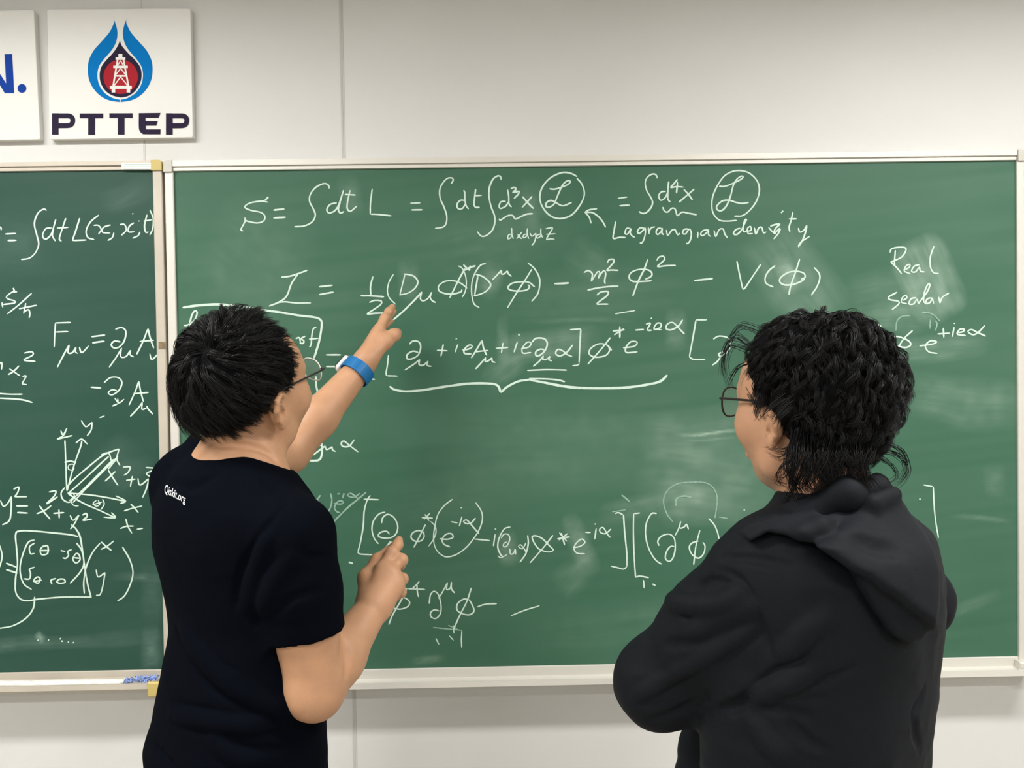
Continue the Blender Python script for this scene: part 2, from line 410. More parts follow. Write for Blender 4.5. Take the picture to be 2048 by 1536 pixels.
def stroke_mesh(b, pts3, w, seed=0):
    """flat chalk ribbon lying on the board"""
    n = len(pts3); T = np.gradient(pts3, axis=0); N = np.stack([-T[:, 2], T[:, 1] * 0, T[:, 0]], 1)
    N /= np.linalg.norm(N, axis=1)[:, None] + 1e-9
    s = np.linspace(0, 1, n); r = np.random.RandomState(seed)
    ww = w * (0.86 + 0.28 * np.interp(s, np.linspace(0, 1, max(3, n // 5)), r.rand(max(3, n // 5))))
    if n > 3: ww[0] *= 0.55; ww[-1] *= 0.45
    A, B = pts3 + N * ww[:, None] / 2, pts3 - N * ww[:, None] / 2
    b.add(np.concatenate([A, B]), [(i, n + i, n + i + 1, i + 1) for i in range(n - 1)])
SEED = [0]
def chalk(name, parent, crops, mt=None, w=0.0036):
    st_all = []
    for (ox, oy, sc), strokes in crops:
        for st in strokes:
            ws = w
            if not isinstance(st[0], tuple): ws = w * st[0]; st = st[1:]
            SEED[0] += 1
            if len(st) == 1: st = [st[0], (st[0][0] + 4 / sc, st[0][1] + 3 / sc)]
            p3 = np.array([P(ox + x * sc, oy + y * sc, 0.0) for x, y in st])
            p3 = catmull(list(p3), 0.004); p3[:, 1] = -0.0004 - 0.00003 * (SEED[0] % 9) - 0.0004 * np.linspace(0, 1, len(p3))
            st_all.append((p3, ws, SEED[0]))
    # terms of a line that stand apart are marks of their own
    n = len(st_all); own = list(range(n)); bb = [(q[0].min(0)[[0, 2]] - .012, q[0].max(0)[[0, 2]] + .012) for q in st_all]
    def root(i):
        while own[i] != i: i = own[i]
        return i
    for i in range(n):
        for j in range(i):
            if (bb[i][0] < bb[j][1]).all() and (bb[j][0] < bb[i][1]).all(): own[root(i)] = root(j)
    for g in sorted(set(root(i) for i in range(n))):
        b = MB()
        for i in range(n):
            if root(i) == g: stroke_mesh(b, *st_all[i])
        b.build(name, mt or M_CHALK, parent)

# right-hand board
BX0, BX1, BZ0, BZ1 = -0.7447, 1.2212, 0.8843, 2.0543
RB = empty('chalkboard', ((BX0 + BX1) / 2, 0.015, BZ0 - 0.02))
tag(RB, 'large bright green chalkboard with silver frame, covered in equations, behind both people', 'chalkboard')
PATCH_R = [(1860, 560, 95, 62, -62, 0.26, 0.25), (1790, 590, 110, 60, 12, 0.10, 0.5), (1590, 560, 120, 75, -55, 0.14, 0.4), (1575, 545, 22, 45, 25, 0.28, 0.6),
           (1880, 690, 110, 30, 5, 0.16, 0.6), (1800, 630, 60, 40, 0, 0.14, 0.7), (1930, 800, 130, 60, -8, 0.12, 0.5),
           (1095, 690, 110, 36, 8, 0.17, 0.5), (1010, 740, 50, 30, 35, 0.14, 0.6), (1005, 690, 14, 60, 0, 0.14, 0.6), (1350, 660, 22, 45, 0, 0.16, 0.6),
           (1160, 1090, 26, 70, 18, 0.24, 0.6), (1150, 1150, 46, 36, 40, 0.12, 0.7), (1020, 1090, 22, 40, 10, 0.2, 0.7),
           (1420, 960, 150, 100, -12, 0.20, 0.7), (1390, 870, 120, 60, 5, 0.12, 0.6), (1370, 1000, 55, 60, 0, 0.14, 0.6), (1270, 1010, 75, 26, 14, 0.13, 0.7),
           (1420, 866, 70, 3.5, -3, 0.55, 0.9), (1420, 879, 60, 3.0, -3, 0.2, 0.9), (1130, 880, 290, 110, 2, 0.07, 0.8), (900, 1000, 160, 60, 10, 0.05, 0.9),
           (1000, 480, 180, 90, 20, 0.07, 0.8), (980, 560, 24, 40, -20, 0.16, 0.6), (815, 565, 26, 45, 0, 0.13, 0.6), (705, 385, 26, 46, 10, 0.12, 0.7), (1060, 420, 20, 70, 0, 0.1, 0.8),
           (860, 1315, 40, 10, 10, 0.2, 0.8), (1160, 640, 120, 6, 0, 0.12, 0.9), (500, 520, 110, 130, -35, 0.06, 0.5), (1180, 590, 300, 60, 3, 0.05, 0.8),
           (1960, 1040, 70, 6, -4, 0.16, 0.8), (1950, 1210, 60, 16, 20, 0.12, 0.8), (1990, 960, 25, 40, 0, 0.12, 0.9), (1250, 1250, 260, 60, 5, 0.05, 0.8), (1180, 525, 60, 40, -30, 0.1, 0.7)]
board_surface('writing_surface', BX0, BX1, BZ0, BZ1, (0.029, 0.111, 0.064), (0.45, 0.58, 0.47), PATCH_R, RB, 11, 0.068)
def rails(B, x0, x1, z0, z1, wl, wr, wt, mt, cap_mt, caps):
    y0, y1 = -0.010, WY
    # top rail: stepped profile with a groove
    profile_x(x0, x1, [(y1, z1), (0.0, z1), (-0.006, z1 + 0.001), (-0.006, z1 + 0.008), (-0.004, z1 + 0.0095), (y0, z1 + 0.011), (y0, z1 + wt), (y1, z1 + wt)], 'frame_rail', mt, B)
    for xa, xb in ((x0 - wl, x0), (x1, x1 + wr)):
        b = MB(); b.box((xa, y0 + 0.002, z0 - 0.01), (xb, y1, z1 - 0.001), 0.002); b.build('frame_rail', mt, B)
    for cx0, cx1 in caps:
        b = MB(); r = 0.008
        out = [(cx0, z1 - 0.003), (cx1, z1 - 0.003), (cx1, z1 + wt + 0.001 - r), (cx1 - r * 0.3, z1 + wt + 0.001 - r * 0.3), (cx1 - r, z1 + wt + 0.001), (cx0, z1 + wt + 0.001)]
        if cx0 < x0: out = [(cx0 + cx1 - x, z) for x, z in out]
        b.loft([[(x, y1, z) for x, z in out], [(x, y0 - 0.001, z) for x, z in out], [(x * 0.94 + 0.06 * (cx0 + cx1) / 2, y0 - 0.003, (z - z1 - wt / 2) * 0.94 + z1 + wt / 2) for x, z in out]])
        b.build('corner_cap', cap_mt, B)
rails(RB, BX0, BX1, BZ0, BZ1, 0.020, 0.0175, 0.0235, M_ALU, M_CAP, [(BX0 - 0.021, BX0 - 0.0005), (BX1 + 0.0005, BX1 + 0.0185)])
tray_prof = lambda z: [(WY, z), (0.0, z), (-0.003, z - 0.002), (-0.004, z - 0.022), (-0.034, z - 0.0265), (-0.036, z - 0.021), (-0.043, z - 0.021), (-0.045, z - 0.033), (-0.018, z - 0.041), (WY, z - 0.041)]
TR = profile_x(BX0 - 0.02, BX1 + 0.014, tray_prof(BZ0), 'chalk_tray', M_ALU, RB)
b = MB(); b.box((BX1 + 0.0145, -0.047, BZ0 - 0.043), (BX1 + 0.034, WY, BZ0 + 0.001), 0.003); b.build('end_cap', M_CAP, TR)
b = MB(); b.box((BX1 - 0.010, -0.030, BZ0 - 0.0255), (BX1 + 0.0140, -0.0042, BZ0 - 0.006), 0.003); b.build('tray_block', M_ALU, TR)

# left-hand board
LX1 = P(312, 560, 0)[0]; LX0 = LX1 - 1.8; LZ1 = P(170, 342, 0)[2]; LZ0 = P(150, 1342, 0)[2]
LB = empty('chalkboard', ((LX0 + LX1) / 2, 0.015, LZ0 - 0.02))
tag(LB, 'darker blue-green chalkboard with beige frame and yellow corner cap, cut off at the left edge', 'chalkboard')
PATCH_L = [(60, 1290, 300, 18, 3, 0.10, 0.8), (300, 1300, 20, 50, 0, 0.18, 0.9), (75, 1275, 14, 10, -40, 0.4, 0.8), (270, 1160, 60, 10, 0, 0.12, 0.9), (260, 385, 60, 30, 20, 0.08, 0.9),
           (240, 930, 60, 60, 40, 0.08, 0.9), (30, 490, 60, 60, 0, 0.06, 0.9), (300, 1190, 26, 60, 0, 0.07, 0.9)]
board_surface('writing_surface', LX0, LX1, LZ0, LZ1, (0.011, 0.058, 0.038), (0.42, 0.58, 0.50), PATCH_L, LB, 47, 0.040)
rails(LB, LX0, LX1, LZ0, LZ1, 0.022, 0.0215, 0.0205, M_ALU_OLD, M_YCAP, [(LX1 - 0.002, LX1 + 0.0235)])
tray_prof2 = lambda z: [(WY, z), (0.0, z), (-0.003, z - 0.002), (-0.004, z - 0.016), (-0.046, z - 0.022), (-0.048, z - 0.017), (-0.054, z - 0.017), (-0.056, z - 0.028), (-0.02, z - 0.045), (WY, z - 0.045)]
TL = profile_x(LX0 - 0.02, LX1 + 0.004, tray_prof2(LZ0), 'chalk_tray', M_ALU_OLD, LB)
b = MB(); b.box((LX1 - 0.022, -0.060, LZ0 - 0.046), (LX1 + 0.0205, -0.049, LZ0 - 0.012), 0.003); b.box((LX1 + 0.0045, -0.0488, LZ0 - 0.046), (LX1 + 0.0205, WY, LZ0 - 0.012)); b.build('corner_cap', M_YCAP, TL)
def front_rect(b, px0, py0, px1, py1, y, th):
    c = [P(px0, py0, y), P(px1, py0, y), P(px1, py1, y), P(px0, py1, y)]
    b.loft([[tuple(p + [0, th, 0]) for p in c], [tuple(p) for p in c]])
b = MB(); front_rect(b, 317, 684, 331, 698, -0.0088, 0.0004); b.build('tape_scrap', M_TAPE, LB)
b = MB(); front_rect(b, 243, 325.5, 304, 338.5, -0.0108, 0.0006); lab = b.build('paper_label', M_LABEL, LB)
b = MB(); front_rect(b, 248, 328.3, 300, 329.2, -0.0111, 0.0002); front_rect(b, 247, 332.6, 300, 333.6, -0.0111, 0.0002); front_rect(b, 246, 336.2, 262, 336.8, -0.0111, 0.0002); b.build('printed_lines', M_INKG, lab)

# powder and crumbs lying in the left tray
rs = np.random.RandomState(3)
b = MB(); xs = np.linspace(LX0 + 0.3, LX1 - 0.085, 150); prof = []
for x in xs:
    hgt = 0.0035 + 0.0075 * vnoise(np.array([x * 11, 0.5, 0.5]), 5) + 0.003 * vnoise(np.array([x * 60, 0.5, 0.5]), 6); w = 0.012 + 0.012 * vnoise(np.array([x * 14, 2.5, 0.5]), 7)
    yc = -0.028; fl = lambda y: LZ0 - 0.016 - 0.006 * (-y - 0.004) / 0.042
    prof.append([(x, yc - w, fl(yc - w) + 0.0004), (x, yc - w * 0.5, fl(yc) + hgt * 0.8), (x, yc, fl(yc) + hgt), (x, yc + w * 0.5, fl(yc) + hgt * 0.7), (x, min(yc + w, -0.006), fl(yc + w) + 0.0004)])
b.loft(prof); o = b.build('chalk_dust', M_DUST, None, True)
tag(o, 'ridge of white chalk dust lying along the left chalkboard tray', 'chalk dust', kind='stuff')
b = MB()
for k in range(150):
    t = rs.rand(); x = LX1 - 0.082 + t * 0.072; y = -0.014 - rs.rand() * 0.022; z = LZ0 - 0.0165 - 0.006 * (-y - 0.004) / 0.042 + rs.rand() * 0.006 * (0.3 + t); r = 0.0012 + rs.rand() * 0.0022
    q = rs.randn(3, 3) * r * 0.6 + np.eye(3) * r
    b.add([np.array([x, y, z + r]) + s * q[i] for i in range(3) for s in (1, -1)], [(0, 2, 4), (2, 1, 4), (1, 3, 4), (3, 0, 4), (2, 0, 5), (1, 2, 5), (3, 1, 5), (0, 3, 5)])
o = b.build('chalk_crumbs', M_BLUE); tag(o, 'crushed blue and white chalk crumbs at the right end of the left tray', 'chalk crumbs', kind='stuff')

# ------------------------------------------------------------------ chalk writing, right board
cA, cB, cC, cD, cE = (340, 320, .2865), (800, 320, .2148), (1200, 320, .2246), (740, 600, .3223), (1360, 460, .3359)
cH, cI, cK, cJ = (600, 940, .2473), (960, 940, .2539), (320, 590, .2539), (1780, 900, .3256)
chalk('action_equation', RB, [(cA, [
    [(683,295),(640,288),(560,300),(522,328),(560,350),(630,365),(662,390),(655,425),(610,440),(550,430),(520,420)], [(522,402),(525,425),(508,460),(495,488),(512,495)], [(687,258),(664,282)],
    [1.15,(722,350),(800,342)], [1.15,(722,405),(810,400)],
    [(1112,200),(1105,175),(1075,165),(1020,190),(980,240),(975,290),(1000,340),(1015,385),(995,430),(940,460),(868,466)],
    [(1165,300),(1120,310),(1095,345),(1110,370),(1150,355),(1180,310),(1212,210)], [(1190,290),(1175,345),(1190,370),(1215,360)], [(1258,210),(1240,290),(1238,340),(1260,358),(1305,322)], [(1220,240),(1297,245)],
    [(1412,200),(1400,300),(1398,378)], [(1398,378),(1450,380),(1547,390)]]),
  (cB, [[(97,403),(190,400)], [(103,465),(212,464)], [(475,222),(495,190),(485,168),(440,172),(395,220),(370,280),(375,360),(410,440),(435,520),(430,590),(400,625),(325,637)],
    [(610,380),(565,375),(532,412),(540,452),(580,452),(612,405)], [(590,283),(602,300),(605,380),(618,430),(640,458)], [(705,270),(695,350),(690,420),(710,442),(742,440)], [(690,332),(762,330)],
    [(940,185),(935,155),(910,148),(865,180),(832,260),(830,350),(850,440),(880,520),(882,590),(855,660),(800,705),(755,708),(718,665)],
    [(985,385),(940,390),(922,430),(935,452),(985,430),(1010,390)], [(1002,275),(1012,340),(1015,410),(1040,440)], [(1030,270),(1065,255),(1080,275),(1050,300),(1080,298),(1110,292),(1100,320),(1060,360)],
    [(1140,340),(1190,400),(1245,455)], [(1230,338),(1185,390),(1135,445)], [(925,545),(930,562),(960,545),(1000,520),(1050,518),(1075,550),(1130,525),(1180,505),(1238,500)],
    [(1650,155),(1590,125),(1510,118),(1410,160),(1340,230),(1305,310),(1310,400),(1360,485),(1430,535),(1510,545),(1600,510),(1670,430),(1710,350),(1715,290),(1690,220),(1645,170)],
    [(1390,268),(1440,272),(1500,255),(1560,230),(1588,200),(1560,192),(1520,225),(1490,280),(1460,350),(1435,410),(1390,440),(1360,435),(1362,400),(1400,378),(1440,390),(1490,420),(1530,425),(1600,395)],
    [.8,(1040,690),(1010,700),(1005,735),(1030,725),(1045,685)], [.8,(1040,632),(1042,690),(1055,735)], [.8,(1095,690),(1110,715),(1135,735)], [.8,(1135,670),(1110,705),(1085,735)],
    [.8,(1180,690),(1150,700),(1148,725),(1175,715),(1188,680)], [.8,(1185,635),(1185,690),(1200,735)], [.8,(1210,680),(1225,710),(1245,700),(1265,680)], [.8,(1265,680),(1262,730),(1245,775),(1225,795)],
    [.8,(1310,690),(1280,700),(1275,728),(1305,715),(1315,685)], [.8,(1312,635),(1312,690),(1330,725)], [.8,(1355,640),(1420,632),(1395,680),(1365,738),(1400,735),(1440,738)], [.8,(1360,692),(1450,688)]]),
  (cC, [[(158,342),(243,330)], [(172,408),(265,402)], [(510,165),(500,135),(470,125),(425,150),(402,200),(415,270),(450,330),(468,380),(450,430),(410,470),(375,475),(345,458)],
    [(585,280),(545,285),(522,320),(540,360),(580,335),(605,280)], [(612,190),(605,270),(605,350),(628,375)], [(690,172),(655,215),(630,245),(680,238),(745,242)], [(690,195),(685,250),(680,297)],
    [(745,260),(790,310),(825,360)], [(840,258),(780,310),(700,378)], [(558,418),(570,450),(600,465),(640,430),(670,440),(688,495),(730,465),(790,475),(862,488)],
    [(1195,500),(1270,495),(1340,440),(1395,360),(1418,270),(1400,190),(1340,125),(1270,98),(1190,100),(1110,140),(1050,220),(1005,320),(995,410),(1010,480),(1060,535),(1130,545),(1220,538)],
    [(1060,235),(1110,235),(1180,210),(1250,175),(1275,150),(1255,145),(1215,175),(1185,230),(1165,310),(1130,400),(1085,450),(1045,445),(1040,410),(1090,365),(1150,360),(1210,378),(1270,388),(1325,378)]])])
chalk('lagrangian_note', RB, [(cB, [[(1720,490),(1760,465),(1835,455)], [(1720,485),(1760,530),(1780,592)], [(1722,490),(1790,490),(1850,530),(1890,580),(1915,628)]]), (cC, [
    [(140,548),(125,630),(118,698),(170,690),(230,690)], [(268,608),(235,610),(222,655),(245,660),(275,612),(268,650),(290,680),(312,688)], [(400,608),(355,605),(332,640),(350,655),(385,625),(402,606),(402,660),(385,720),(365,742),(355,733)],
    [(430,600),(438,662)], [(437,640),(455,605),(490,595)], [(548,610),(515,610),(498,645),(515,665),(545,635),(554,608),(550,650),(568,668)], [(590,622),(603,672),(638,626),(668,622),(690,666),(712,650)],
    [(790,615),(750,618),(735,650),(760,660),(795,615),(812,650),(805,710),(780,745),(768,738)], [(872,640),(868,697)], [(965,620),(915,630),(895,665),(920,672),(955,640),(965,622),(965,665),(985,682)], [(1015,625),(1030,682),(1060,622),(1095,615),(1110,660),(1135,695)],
    [(1250,608),(1210,620),(1188,655),(1215,665),(1255,630),(1290,560),(1305,530),(1288,535),(1275,590),(1278,640),(1310,628)], [(1310,635),(1345,625),(1340,592),(1312,610),(1318,655),(1360,655)], [(1375,602),(1387,660),(1412,607),(1440,600),(1455,650),(1480,640)],
    [(1515,590),(1560,575),(1600,572),(1560,612),(1550,655),(1600,610),(1590,650),(1545,705)], [(1500,600),(1535,640),(1565,660)], [(1612,472),(1630,452)], [(1718,460),(1700,540),(1682,600),(1690,642)], [(1680,525),(1755,525)],
    [(1765,605),(1778,642),(1812,628),(1842,580)], [(1842,580),(1830,640),(1800,720),(1765,772),(1790,730),(1868,680)]])])
chalk('second_equation', RB, [(cA, [[(778,818),(850,808),(960,770)], [(895,795),(850,860),(820,940),(790,975),(745,1000),(690,1020)], [(745,997),(800,990),(880,998),(985,998)], [1.1,(1040,885),(1137,875)], [1.1,(1040,940),(1143,922)],
    [(1417,812),(1400,880),(1402,945)], [1.1,(1330,948),(1400,948),(1495,955)], [(1390,995),(1430,980),(1475,985),(1470,1010),(1420,1045),(1378,1075),(1430,1070),(1495,1068)], [.8,(1560,798),(1530,850),(1518,910),(1530,960),(1575,1008)],
    [.9,(1640,800),(1620,880),(1605,940)], [.9,(1635,795),(1700,810),(1730,850),(1710,895),(1660,930),(1600,942)]]),
  (cB, [[1.1,(-65,1490),(0,1435),(60,1380),(140,1300),(205,1228)], [(203,1232),(190,1290),(215,1312),(260,1290),(295,1230)], [(295,1230),(282,1280),(300,1310),(332,1328)],
    [(625,1195),(570,1150),(500,1125),(420,1130),(362,1170),(365,1220),(430,1245),(510,1245),(570,1225),(575,1202)], [(605,1010),(550,1110),(500,1210),(462,1285)], [.75,(540,985),(580,1010),(610,1080),(618,1160),(605,1230),(580,1278)],
    [(590,975),(625,1010),(652,1030)], [1.2,(598,1030),(640,1005),(705,985)], [(655,982),(645,1032)], [.85,(800,965),(750,980),(700,1050),(670,1140),(668,1250),(690,1340),(740,1375)],
    [(725,1080),(710,1170),(695,1260)], [(705,1065),(770,1085),(835,1140),(840,1180),(790,1230),(720,1258),(685,1265)], [(858,1118),(900,1075),(945,1025)], [(945,1028),(945,1060),(970,1060),(1000,1030)], [(1000,1030),(1010,1060),(1040,1085)],
    [(1255,1182),(1200,1140),(1120,1135),(1040,1150),(1005,1190),(1040,1215),(1130,1220),(1190,1205),(1205,1180),(1190,1160)], [(1228,1015),(1170,1110),(1090,1230),(1000,1378)], [(1190,958),(1250,1010),(1295,1090),(1300,1170),(1280,1250),(1225,1318)],
    [1.2,(1437,1152),(1500,1150),(1577,1145)], [(1712,1050),(1750,1030),(1790,1060),(1780,1132)], [(1780,1132),(1800,1100),(1840,1040),(1860,1050),(1845,1105)], [(1845,1105),(1870,1060),(1900,1030),(1915,1060),(1905,1120),(1910,1155)],
    [(1930,960),(1945,930),(1985,925),(1990,950),(1950,1000),(1925,1028),(1970,1025),(2035,1028)], [1.1,(1745,1212),(1850,1190),(1950,1178),(2035,1175)], [(1832,1258),(1870,1230),(1935,1225),(1930,1260),(1880,1300),(1832,1340),(1880,1342),(1942,1342)]]),
  (cC, [[(460,1075),(370,1082),(290,1080),(258,1045),(280,1000),(350,975),(430,980),(462,1010),(450,1040),(400,1062)], [(425,885),(390,980),(340,1080),(290,1215)], [(505,895),(525,865),(565,858),(575,885),(540,920),(512,950),(590,942),(675,940)],
    [1.2,(838,1075),(920,1065),(1005,1055)], [(1218,898),(1240,1010),(1270,1150)], [(1270,1150),(1290,1140),(1350,1050),(1432,928)], [(1560,940),(1500,990),(1470,1050),(1480,1100),(1545,1132)],
    [(1790,1060),(1825,1045),(1815,1010),(1760,992),(1680,1000),(1610,1045),(1600,1085),(1640,1112),(1720,1108),(1800,1075),(1822,1050)], [1.1,(1778,880),(1740,1000),(1700,1110),(1680,1200)], [(1905,955),(1950,1010),(1955,1060),(1930,1130),(1880,1205)], [.8,(135,1370),(220,1355),(315,1340)]])])
chalk('third_equation', RB, [(cA, [[1.1,(1088,1360),(1195,1360)], [1.1,(1090,1442),(1175,1442)], [(1525,1360),(1518,1430),(1508,1490),(1515,1506)], [(1515,1506),(1590,1508)], [(1370,1522),(1432,1532)]]),
  (cD, [[(245,275),(265,255),(300,258),(315,290),(300,340),(260,365),(232,365),(230,340),(265,318),(300,325)], [(215,435),(270,400),(308,370)], [(308,367),(305,400),(330,405),(360,380)], [(360,378),(355,405),(382,412)],
    [(415,312),(482,315)], [(455,275),(440,350)], [(535,238),(537,244)], [(545,275),(528,325)], [(572,310),(610,305),(635,290),(620,278),(590,300),(585,330),(630,335)], [(628,360),(660,310),(695,250)], [(695,250),(705,300),(725,345)], [(650,322),(735,312)],
    [(655,428),(690,390),(717,358)], [(717,355),(715,382),(735,377),(757,358)], [(757,358),(758,380),(778,388)], [(780,300),(858,295)], [(825,265),(815,330)], [(923,210),(925,222)], [(915,258),(893,325)], [(938,302),(985,292),(1000,268),(975,262),(945,300),(950,330),(1000,325)],
    [(1005,262),(1030,238),(1080,240),(1100,270),(1085,315),(1050,345),(1030,345),(1030,320),(1060,305),(1085,312)], [(1012,412),(1050,380),(1075,347)], [(1075,345),(1073,370),(1100,365),(1117,348)], [(1117,348),(1110,370),(1130,378)],
    [(975,437),(1100,432),(1222,435)], [(985,488),(1100,490),(1170,497),(1210,508)], [(1258,278),(1225,320),(1180,348),(1152,332),(1165,307),(1195,315),(1225,340),(1255,350)], [(1240,185),(1308,180)], [(1308,180),(1302,280),(1297,392)], [(1300,395),(1285,405),(1255,408)],
    [(1500,312),(1470,280),(1420,272),(1370,300),(1360,335),(1400,355),(1460,345),(1487,312),(1478,285)], [(1492,233),(1430,310),(1350,400)], [1.1,(1505,193),(1580,185)], [1.1,(1550,163),(1550,237)], [(1515,217),(1575,178)],
    [(1570,297),(1640,287),(1657,262),(1620,258),(1590,290),(1590,325),(1660,322)], [(1645,187),(1700,183)], [(1712,150),(1740,145),(1720,185),(1750,188)], [(1745,110),(1747,116)], [(1760,187),(1800,172),(1805,147),(1780,145),(1762,180),(1810,185)],
    [(1940,122),(1915,160),(1870,185),(1838,178),(1845,150),(1880,140),(1920,180),(1952,212)],
    [1.5,(122,535),(150,555),(220,567),(320,560),(450,540),(600,520),(730,518),(790,530),(812,575)], [1.3,(812,575),(850,540),(920,505),(990,495)], [1.6,(990,495),(1080,512),(1200,535),(1300,545),(1450,548),(1600,542),(1720,525),(1800,505),(1845,465)]]),
  (cE, [[(160,535),(95,535)], [(95,535),(75,650),(55,755)], [(55,755),(80,770),(150,772)], [(198,650),(230,632),(280,640),(300,670),(285,720),(245,752),(230,738),(270,720)], [(240,757),(220,785),(192,805)], [.8,(1170,560),(1195,572),(1195,602)],
    [(1248,640),(1300,635),(1360,660),(1372,685),(1340,700),(1290,688)], [(1385,598),(1330,650),(1285,722)], [(1425,690),(1500,680),(1527,665),(1490,660),(1460,690),(1480,725),(1532,735)], [(1533,619),(1607,614)], [(1567,583),(1570,642)],
    [(1632,578),(1620,636)], [(1633,553),(1634,559)], [(1650,612),(1685,605),(1692,592),(1665,592),(1650,620),(1700,628)], [(1814,568),(1780,605),(1745,624),(1713,605),(1735,593),(1770,610),(1820,632)]])])
chalk('scalar_note', RB, [(cE, [[(1250,135),(1260,112),(1310,103),(1345,112),(1320,160),(1252,192)], [(1282,120),(1276,195),(1280,217)], [(1255,192),(1290,225),(1320,262)], [(1338,237),(1365,222),(1368,205),(1345,215),(1335,245),(1372,260)],
    [(1425,208),(1395,215),(1378,245),(1400,250),(1425,222),(1430,245),(1457,250)], [(1512,95),(1490,160),(1490,220),(1510,255),(1540,258)], [(1292,370),(1240,400),(1250,415),(1300,425),(1300,442),(1260,475)], [(1325,420),(1350,405),(1345,390),(1325,400),(1318,430),(1352,440)],
    [(1407,403),(1375,410),(1363,440),(1390,440),(1410,412),(1417,440)], [(1417,440),(1470,370),(1487,325),(1475,323),(1455,370),(1450,425),(1462,437)], [(1497,403),(1470,412),(1463,438),(1490,430),(1500,405),(1510,440)], [(1540,398),(1547,437)], [(1547,437),(1562,400),(1602,375)]])],
  w=0.0034)
chalk('boxed_note', RB, [(cA, [[1.5,(88,1030),(200,1015),(330,1008),(420,1015),(510,1022)], [.8,(410,1022),(405,1058)], [1.3,(510,1022),(660,1048),(760,1062),(900,1085),(1010,1098),(1050,1115),(1060,1150),(1045,1250),(1020,1340),(1005,1385)],
    [(95,1155),(130,1150),(175,1110),(190,1065),(175,1052),(155,1080),(140,1140),(145,1175)], [(945,1230),(915,1248),(935,1262),(930,1280),(905,1278)], [(878,1248),(903,1240),(912,1280)], [(1022,1168),(1000,1180),(990,1230),(985,1290),(972,1306)], [(970,1250),(1037,1245)]]),
  (cK, [[1.3,(1228,640),(1232,720),(1242,770),(1250,900),(1255,1050),(1262,1120)], [1.3,(1262,1120),(1275,1180),(1274,1260),(1250,1300),(1180,1305),(1110,1297)], [(1215,1192),(1280,1178)], [(1250,1125),(1257,1165),(1238,1187)], [(1205,1262),(1260,1220),(1302,1188)], [(1302,1188),(1310,1217),(1340,1207),(1357,1193)], [(1357,1193),(1360,1220),(1384,1233)],
    [(1532,1138),(1490,1190),(1440,1192),(1428,1165),(1450,1150),(1500,1190),(1562,1237)]])])
chalk('lower_equation', RB, [(cH, [[(640,240),(515,235)], [(570,205),(545,240),(520,330),(512,450),(490,580),(470,655)], [(470,655),(480,678),(585,685)], [(690,340),(640,355),(595,410),(582,480),(600,550),(635,598)],
    [(660,430),(670,385),(710,358),(760,385),(790,450),(780,510),(740,545),(680,550),(635,535),(650,505),(700,495),(725,520)], [1.2,(655,660),(700,620),(735,575)], [(735,578),(740,605)], [1.1,(985,385),(1075,388)], [(1010,358),(1045,412)], [(1050,350),(1005,398)],
    [(1007,510),(985,495),(950,490),(910,510),(898,545),(930,575),(980,572),(1005,535),(995,505)], [(1015,440),(970,530),(920,627)], [.8,(1055,415),(1090,450),(1100,500),(1080,560),(1040,617)],
    [.85,(1235,235),(1170,285),(1115,360),(1090,460),(1080,560),(1100,640),(1150,690),(1200,702),(1270,680),(1340,630),(1400,560),(1450,480),(1475,400),(1465,330),(1420,262)],
    [(1128,555),(1190,560),(1237,545),(1225,515),(1180,520),(1150,560),(1165,600),(1215,622)], [(1220,418),(1275,427)], [(1304,300),(1306,309)], [(1310,375),(1288,455)], [(1420,388),(1380,430),(1340,432),(1323,415),(1350,405),(1400,460),(1450,517)], [(1410,558),(1537,570)]]),
  (cI, [[(121,460),(123,469)], [(120,503),(105,600)], [(240,448),(190,465),(150,540),(140,610),(165,670),(185,682)], [.85,(165,537),(190,505),(225,510),(234,550),(210,600),(185,602),(190,575),(215,567)], [.85,(235,618),(240,662),(265,655),(277,623),(282,667)], [.85,(362,573),(335,620),(303,602),(320,588),(355,630),(362,652)], [(375,513),(380,580),(360,660),(313,727)], [.8,(140,675),(165,690),(215,665)],
    [(575,513),(500,610),(393,732)], [(417,550),(410,525),(440,518),(490,540),(550,600),(577,630),(540,645),(470,625),(430,580),(412,540)], [1.1,(608,542),(707,525)], [(625,493),(685,562)], [(640,495),(667,592)], [(690,500),(620,552)],
    [(733,612),(790,600),(827,570),(800,543),(755,580),(740,620),(765,655),(827,660)], [(828,490),(872,493)], [(906,421),(909,429)], [(915,458),(903,547)], [(1032,463),(990,500),(950,492),(943,465),(970,453),(1000,500),(1027,532)],
    [(1063,345),(1090,335),(1130,355)], [(1130,355),(1140,500),(1155,650),(1157,760)], [(1157,760),(1130,780),(1080,768),(1028,755)], [(1260,338),(1210,345)], [(1210,345),(1208,500),(1215,700),(1225,845)], [(1225,845),(1260,835),(1330,848)], [(1288,866),(1292,932)], [(1358,898),(1382,910)],
    [(1392,342),(1350,345),(1310,420),(1305,520),(1330,620),(1380,705),(1432,743)], [(1410,597),(1400,560),(1430,520),(1490,505),(1530,540),(1537,620),(1520,690),(1490,720),(1460,695),(1470,640),(1500,602),(1530,602)], [(1535,517),(1560,470),(1582,403)], [(1580,408),(1573,455),(1605,450),(1627,423)], [(1627,423),(1642,467)],
    [(1732,473),(1700,600),(1682,747)], [(1720,560),(1670,575),(1648,610),(1670,665),(1720,694),(1760,660),(1772,600),(1755,568)], [(1800,380),(1850,440),(1880,530),(1887,630)], [.8,(243,1148),(350,1105),(470,1068)]]),
  (cJ, [[(203,214),(265,225)], [(265,225),(270,340),(280,440),(297,540)], [(182,298),(184,305)]]), ((0, 0, 1), [[(1488,1019),(1489,1021)], [(1487,1038),(1486,1046)], [(1522,1018),(1522,1026)]])], w=0.0034)
